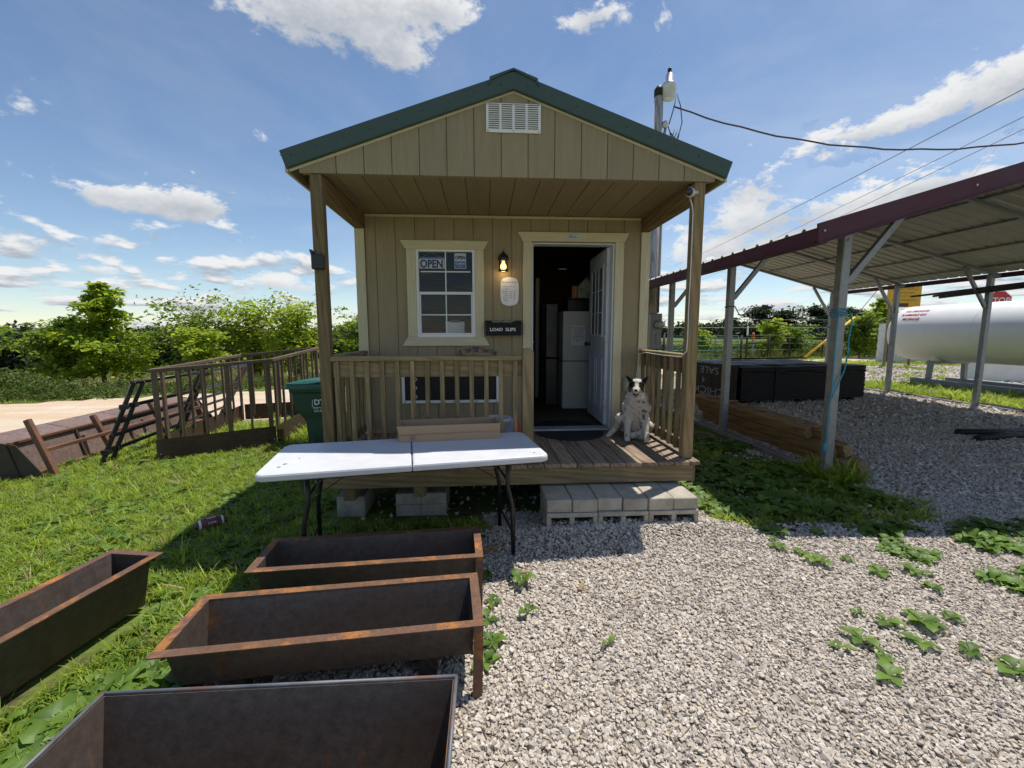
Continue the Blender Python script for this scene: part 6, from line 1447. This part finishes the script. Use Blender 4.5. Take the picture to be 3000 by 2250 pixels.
right = lambda x, y: in_view(x, y) & (gravel_mask(x, y) < .05) & (x > 1.66) & (x < 4.4) & (y < 4.5)
put('shade_grass', GR, 4200, 1.66, 4.2, -.6, 4.5, .8, lambda x, y: right(x, y) & (snoise(x, y, 1.4, 5) > -.05-.6*(x > 2.6)*(y < .6)), 'shaded grass between shed and carport', 'grass')
put('shade_weeds', WD, 1200, 1.70, 3.6, -.62, 2.5, 1.0, lambda x, y: right(x, y) & (snoise(x, y, 1.6, 9) > -.1), 'shaded weeds between shed and carport', 'weeds')
put('post_grass', GR, 260, 3.38, 3.75, .55, 1.0, 1.7, lambda x, y: x > 0, 'longer grass round the foot of the front carport post', 'grass')
put('strip_grass', GR, 3200, 10.5, 12.3, 2.4, 8.6, 2.1, lambda x, y: np.maximum(np.abs(x-11.3)-.7, 0)+.3*snoise(x, y, 2, 2) < .22, 'strip of grass along the far carport posts', 'grass')
put('yard_patches', GR, 4200, 12.2, 26, 6, 19, 1.9, lambda x, y: in_view(x, y, 0) & (gravel_mask(x, y) < .05), 'grass patches in the far gravel yard', 'grass')
put('dense_weeds', WD, 2100, 2.3, 6.0, -2.0, -.42, .78, lambda x, y: in_view(x, y, .6) & ((x-2.55)*.9+(y+1.6)*-.15 > .25*snoise(x, y, 3, 7)+.30*(y < -1.2)) & (snoise(x, y, 2.4, 4) > .05-.15*(x > 3.2)), 'dense patch of broad-leaved weeds on the gravel at right', 'weeds')
put('meadow_grass', TG, 9000, 2.0, 60, 12, 48, 1.0, lambda x, y: in_view(x, y, -.2) & (road_s(x, y) > 1.6), 'tall meadow grass beyond the gate', 'grass', .2)
put('verge_grass', TG, 9000, -30, 1, 4, 22, .50, lambda x, y: (road_s(x, y) > .15) & (road_s(x, y) < 4.5), 'tall grass along the far side of the lane', 'grass', .2)
put('field_grass', TG, 9000, -75, -4, 10, 70, .9, lambda x, y: (road_s(x, y) > 4.5) & in_view(x, y, -.2), 'tall pale grass of the hay field', 'grass', .2)
# weeds one can pick out on the gravel: each a plant with its leaves
WPOS = [(-0.02, -1.05), (-0.01, -1.33), (-0.22, -1.21), (-0.25, -1.38), (-0.22, -1.55), (-0.26, -1.69), (0.37, -1.61), (1.92, -0.7), (2.03, -0.80), (1.95, -0.60), (2.07, -0.91), (2.29, -0.9), (2.37, -1.07), (2.84, -0.82), (2.54, -1.26), (1.96, -1.54), (1.87, -1.46), (2.15, -1.56), (1.54, -1.71), (1.7, -1.66), (1.71, -1.79), (1.62, -1.90), (1.98, -1.71), (2.17, -1.78), (2.25, -1.91), (2.35, -1.53), (2.61, -1.09), (-.24, -.95)]
WLAB = ['weed with upright leaves alone on the gravel right of the middle trough', 'small two-leaved weed on the gravel below the upright one', 'upper weed against the right end of the middle trough', 'second weed down beside the trough ends', 'large-leaved weed third down beside the trough ends', 'lowest weed beside the trough ends', 'lone small sprout in the open middle of the gravel', 'first weed outside the tip of the carport shade', 'second weed outside the tip of the carport shade', 'weed on the very edge of the carport shade', 'third weed below the carport shade edge', 'flat weed midway along the carport shade edge', 'weed leaning right below the shade edge', 'weed nearest the right-hand weed patch at the shade edge', 'weed at the left fringe of the dense patch', 'upper weed of the loose group at lower right', 'small sprig left of the upper loose group', 'bushy weed in the loose group at lower right', 'single round leaf farthest left at lower right', 'weed above the lower pair at lower right', 'weed in the lower pair at lower right, upper one', 'lowest weed of the pair at lower right', 'weed below the bushy one at lower right', 'broad weed close to the right edge', 'lowest weed at the right edge', 'weed between bushy group and dense patch', 'weed at the top fringe of the dense patch', 'weed under the table beside the trough corner']
for i, ((x, y), lab) in enumerate(zip(WPOS, WLAB)):
    nl = [5, 3, 4, 4, 6, 6, 2, 6, 6, 4, 5, 7, 6, 6, 7, 6, 4, 9, 3, 5, 5, 4, 6, 6, 5, 6, 6, 5][i]; big = (.10 if i in (0, 4, 17, 18) else .078)*(1+.2*math.sin(i*2.7))
    wt = thing('weed_plant', lab, 'weed', (x, y, hz(x, y)+.012), random.uniform(0, 6.28), 'weeds growing through the gravel')
    V, F, T = rosette(40+i, nl, big, big*.30, MT['weed'], .75 if i in (0, 1, 6) else .35)
    for b in range(nl):
        vb = V[b*18:(b+1)*18]; fb = [tuple(q-b*18 for q in f) for f in F[b*10:(b+1)*10]]
        me = bpy.data.meshes.new('leaf'); me.from_pydata([tuple(p) for p in vb], [], fb); me.update(); me.polygons.foreach_set('use_smooth', [True]*len(me.polygons))
        a = me.attributes.new('tone', 'FLOAT', 'POINT'); a.data.foreach_set('value', np.full(18, T[b*18], np.float32)); me.materials.append(MT['weed'])
        o = bpy.data.objects.new('leaf', me); COL.objects.link(o); o.parent = wt

# ------------------------------------------------------------------ trees
def tree(label, x, y, H, rad, mat, nl, ls, seed, trunk_h=.25, shape='cone', group=None, name='tree', trunks=1, z0=None):
    r2 = np.random.default_rng(seed); zb = hz(x, y) if z0 is None else z0
    t = thing(name, label, 'tree', (x, y, zb-.05), 0, group); tm = MB(); pts = []; wts = []
    for s_ in range(trunks):
        lean = r2.normal(0, .06*H, 2) if trunks > 1 else r2.normal(0, .02*H, 2); b0 = r2.normal(0, .06*rad*(trunks > 1), 2)
        path = [Vector((b0[0]+lean[0]*f+r2.normal(0, .008*H), b0[1]+lean[1]*f+r2.normal(0, .008*H), H*.95*f)) for f in np.linspace(0, 1, 8)]
        r0 = .016*H+.012; tm.tube(path, [r0*(1-.85*f)+.004 for f in np.linspace(0, 1, 8)], 7)
        nb = int(26 if shape != 'oak' else 34)
        for k in range(nb):
            f = trunk_h+(1-trunk_h)*((k+r2.random())/nb)**.9; i = min(6, int(f*7)); p = path[i].lerp(path[i+1], f*7-i)
            g = (f-trunk_h)/(1-trunk_h)
            R_ = rad*((1-g)**.75*.95+.12 if shape == 'cone' else (math.sin(math.pi*min(1, .18+.80*g))**.7 if shape == 'oak' else (.45+.75*math.sin(math.pi*(.1+.75*g)))*.85))
            a = r2.uniform(0, 6.28); up_ = {'cone': .25, 'oak': .45, 'bush': .7}[shape]*r2.uniform(.3, 1.7); ln = R_*r2.uniform(.62, 1.18)
            d = Vector((math.cos(a), math.sin(a), up_)).normalized(); q = [p]
            for j in range(1, 5): q.append(q[-1]+(d+Vector(r2.normal(0, .16, 3))-Vector((0, 0, .10*j*(shape == 'cone')))).normalized()*ln/4)
            tm.tube(q, [r0*.38*(1-.2*j)*(1-g*.6)+.0025 for j in range(5)], 5, False)
            for j in range(1, 5):
                for m in range(2 if shape != 'oak' else 3):
                    off = Vector(r2.normal(0, ln*.16, 3)); off.z *= .55; pts.append(q[j].lerp(q[j-1], r2.random()*.6)+off); wts.append(ln*.10+.016*H)
    tm.build('trunk', MT['bark'], t)
    pts = np.array([tuple(p) for p in pts]); wts = np.array(wts); c = r2.integers(0, len(pts), nl)
    C = pts[c]+r2.normal(size=(nl, 3))*wts[c][:, None]*np.array([1, 1, .36])
    U = unit(r2.normal(size=(nl, 3))*np.array([1, 1, .35])-np.array([0, 0, .25])); Nn = unit(r2.normal(size=(nl, 3))*.55+np.array([0, 0, 1.0]))
    Nn = unit(Nn-U*(Nn*U).sum(1, keepdims=True)); L_ = ls*r2.uniform(.6, 1.35, nl)
    V, F = leaves_mesh(C, Nn, U, L_, L_*.30)
    me = bpy.data.meshes.new('crown'); me.from_pydata(V.tolist(), [], F.tolist()); me.update()
    tn = (np.repeat(r2.random(len(pts))[c]*.55+r2.random(nl)*.45, 4)).astype(np.float32)
    a = me.attributes.new('tone', 'FLOAT', 'POINT'); a.data.foreach_set('value', tn); me.materials.append(mat)
    o = bpy.data.objects.new('crown', me); COL.objects.link(o); o.parent = t
    return t
G1 = 'trees along the far side of the lane'
tree('tallest bright green pyramidal tree beyond the lane at left', -13.2, 12.0, 3.75, 1.55, MT['leaf_bright'], 8500, .17, 1, .12, 'cone', G1)
tree('lower spreading green tree left of the tallest one', -14.6, 12.2, 2.3, 1.25, MT['leaf_mid'], 4200, .16, 2, .15, 'bush', G1)
tree('thin-branched olive green tree between the tall one and the yellow-green group', -10.9, 13.3, 2.45, 1.9, MT['leaf_mid'], 4200, .15, 3, .2, 'bush', G1, trunks=2)
tree('small bright sapling in front of the hay field', -9.2, 10.9, 1.75, .75, MT['leaf_bright'], 1900, .14, 4, .25, 'bush', G1)
tree('yellow-green open tree with a feathery top left of the porch post', -8.9, 13.6, 2.75, 1.6, MT['leaf_bright'], 3600, .15, 5, .12, 'bush', G1, trunks=3)
tree('yellow-green tree reaching right, nearest the porch post', -7.2, 13.2, 2.65, 1.4, MT['leaf_bright'], 3400, .15, 6, .14, 'bush', G1, trunks=3)
tree('dark leafy tree in the gap behind the porch post', -5.6, 15.5, 2.2, 1.3, MT['leaf_mid'], 2600, .16, 7, .2, 'bush', G1)
tree('small bright tree seen between the porch post and the wall corner', -3.9, 14.0, 1.9, .9, MT['leaf_bright'], 1800, .15, 8, .2, 'bush', G1)
G2 = 'trees beyond the pasture gate'
tree('small rounded bright tree standing in the pasture', 17.6, 22.3, 2.35, .85, MT['leaf_bright'], 2600, .17, 10, .3, 'bush', G2)
tree('bright green tree beside the whitewashed wall', 25.2, 22.5, 3.9, 1.7, MT['leaf_bright'], 6000, .2, 11, .08, 'cone', G2); tree('low green tree left of the whitewashed wall', 23.0, 21.8, 2.3, 1.4, MT['leaf_mid'], 4200, .2, 12, .1, 'bush', G2)
tree('bush in the pasture fence line right of the small rounded tree', 20.4, 24.5, 1.45, 1.5, MT['leaf_mid'], 3000, .2, 13, .1, 'bush', G2); tree('low bush left of the green gate', 8.4, 22.0, 1.5, 1.0, MT['leaf_bright'], 2000, .2, 14, .1, 'bush', G2)
tree('bright bush behind the green gate', 13.2, 22.8, 1.6, .9, MT['leaf_bright'], 2000, .2, 15, .1, 'bush', G2)
G3 = 'oaks across the pasture'
for i, (xx, top, w_, lab) in enumerate(((75.4, 8.7, 5.2, 'broad airy oak on the far side of the pasture'), (81.5, 7.6, 4.0, 'narrower oak right of the broad airy one'), (91.0, 8.2, 6.0, 'dense wide oak behind the front carport post'), (100.0, 7.7, 5.0, 'oak showing right of the front carport post'), (108.0, 6.2, 5.0, 'low oak farthest right across the pasture'), (66.5, 5.3, 2.6, 'small thin oak left of the broad airy one'))):
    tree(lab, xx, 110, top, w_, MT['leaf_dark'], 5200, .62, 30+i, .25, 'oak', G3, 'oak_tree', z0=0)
def clump(k, n, rad, ls, mat):
    r2 = np.random.default_rng(700+k); C = unit(r2.normal(size=(n, 3)))*rad*r2.uniform(.35, 1, (n, 1))**.5*np.array([1, 1, .8]); U = unit(r2.normal(size=(n, 3))); Nn = unit(C+r2.normal(size=(n, 3))*rad*.5+np.array([0, 0, rad*.5])); Nn = unit(Nn-U*(Nn*U).sum(1, keepdims=True)); L_ = ls*r2.uniform(.6, 1.4, n)
    V, F = leaves_mesh(C, Nn, U, L_, L_*.34); return proto('leaf_clump', V, F, mat, False, np.repeat(r2.random(n), 4))
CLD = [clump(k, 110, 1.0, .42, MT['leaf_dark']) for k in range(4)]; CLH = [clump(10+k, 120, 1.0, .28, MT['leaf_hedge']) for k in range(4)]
def mass(name, protos, xs, ys, zs, s, label, cat):
    k = len(xs); return scatter(name, protos, np.stack([xs, ys, zs], 1), np.stack([rng.uniform(-.4, .4, k), rng.uniform(-.4, .4, k), rng.uniform(0, 6.28, k)], 1), s, rng.integers(0, len(protos), k), label, cat)
# hedge and scrub beside the lane
n = 900; u = rng.uniform(-22, 4, n); s_ = np.abs(rng.normal(1.6, .9, n)); hx = -11.2+.924*(u+11)-.382*s_; hy = 6.83+.382*(u+11)+.924*s_
hh = np.clip(.16+.18*snoise(hx, hy, .9, 1)+.55*np.exp(-((hx+13.2)/1.3)**2), .03, .8); k = hh > .09
mass('roadside_scrub', CLH, hx[k], hy[k], height(hx[k], hy[k])+hh[k]*rng.uniform(.2, 1, k.sum()), rng.uniform(.16, .34, k.sum())*(.6+hh[k]*.6), 'dark scrub and brambles along the far side of the lane', 'scrub')
n = 420; hx = rng.uniform(4, 34, n); hy = 22.5+.12*hx+rng.normal(0, .7, n); hh = np.clip(.55+.55*snoise(hx, hy, .5, 11), .15, 1.4); mass('fence_scrub', CLH, hx, hy, hh*rng.uniform(.2, 1, n), rng.uniform(.25, .5, n), 'green scrub along the pasture fence', 'scrub')
# woods on the skyline
def woods(name, label, az0, az1, dist, ncrown, top_el, seed, per=16):
    r2 = np.random.default_rng(seed); X = []; Y = []; Z = []; S = []
    for k in range(ncrown):
        a = R(r2.uniform(az0, az1)); d = dist*r2.uniform(.9, 1.25); cx, cy = CAMX+d*math.sin(a), CAMY+d*math.cos(a); zg = hz(cx, cy)
        ztop = 1.61+d*math.tan(R(top_el*r2.uniform(.45, 1.0))); rr = dist*.022*r2.uniform(.7, 1.4); zl = min(zg, ztop-2*rr)
        for m in range(per): zz = r2.uniform(zl, ztop-rr*.5); v = unit(r2.normal(size=3))*rr*r2.uniform(.4, .9)*(1 if zz > zl+rr else .8); X.append(cx+v[0]); Y.append(cy+v[1]); Z.append(max(zg+.3, zz+v[2]*.3)); S.append(rr*r2.uniform(.38, .72))
    X, Y, Z, S = map(np.array, (X, Y, Z, S)); mass(name, CLD, X, Y, Z, S, label, 'woods')
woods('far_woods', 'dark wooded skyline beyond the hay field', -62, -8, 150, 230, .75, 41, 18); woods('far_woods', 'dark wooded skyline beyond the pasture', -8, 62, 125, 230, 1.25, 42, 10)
woods('near_woods', 'greener tree belt at the left edge of the hay field', -60, -43, 70, 60, .45, 43, 16)
# bird in the sky
bd = thing('bird', 'tiny dark bird flying over the trees at left', 'bird', (-27.5, 35.0, 4.35), R(20)); m_ = MB(); m_.add([(-.25, 0, .10), (0, .10, 0), (.28, -.02, .16), (0, -.14, 0), (0, .28, -.02), (0, 0, -.06)], [(0, 1, 5), (0, 5, 3), (2, 5, 1), (2, 3, 5), (1, 4, 5), (0, 3, 1), (2, 1, 3)]); m_.build('body', MT['tar'], bd)
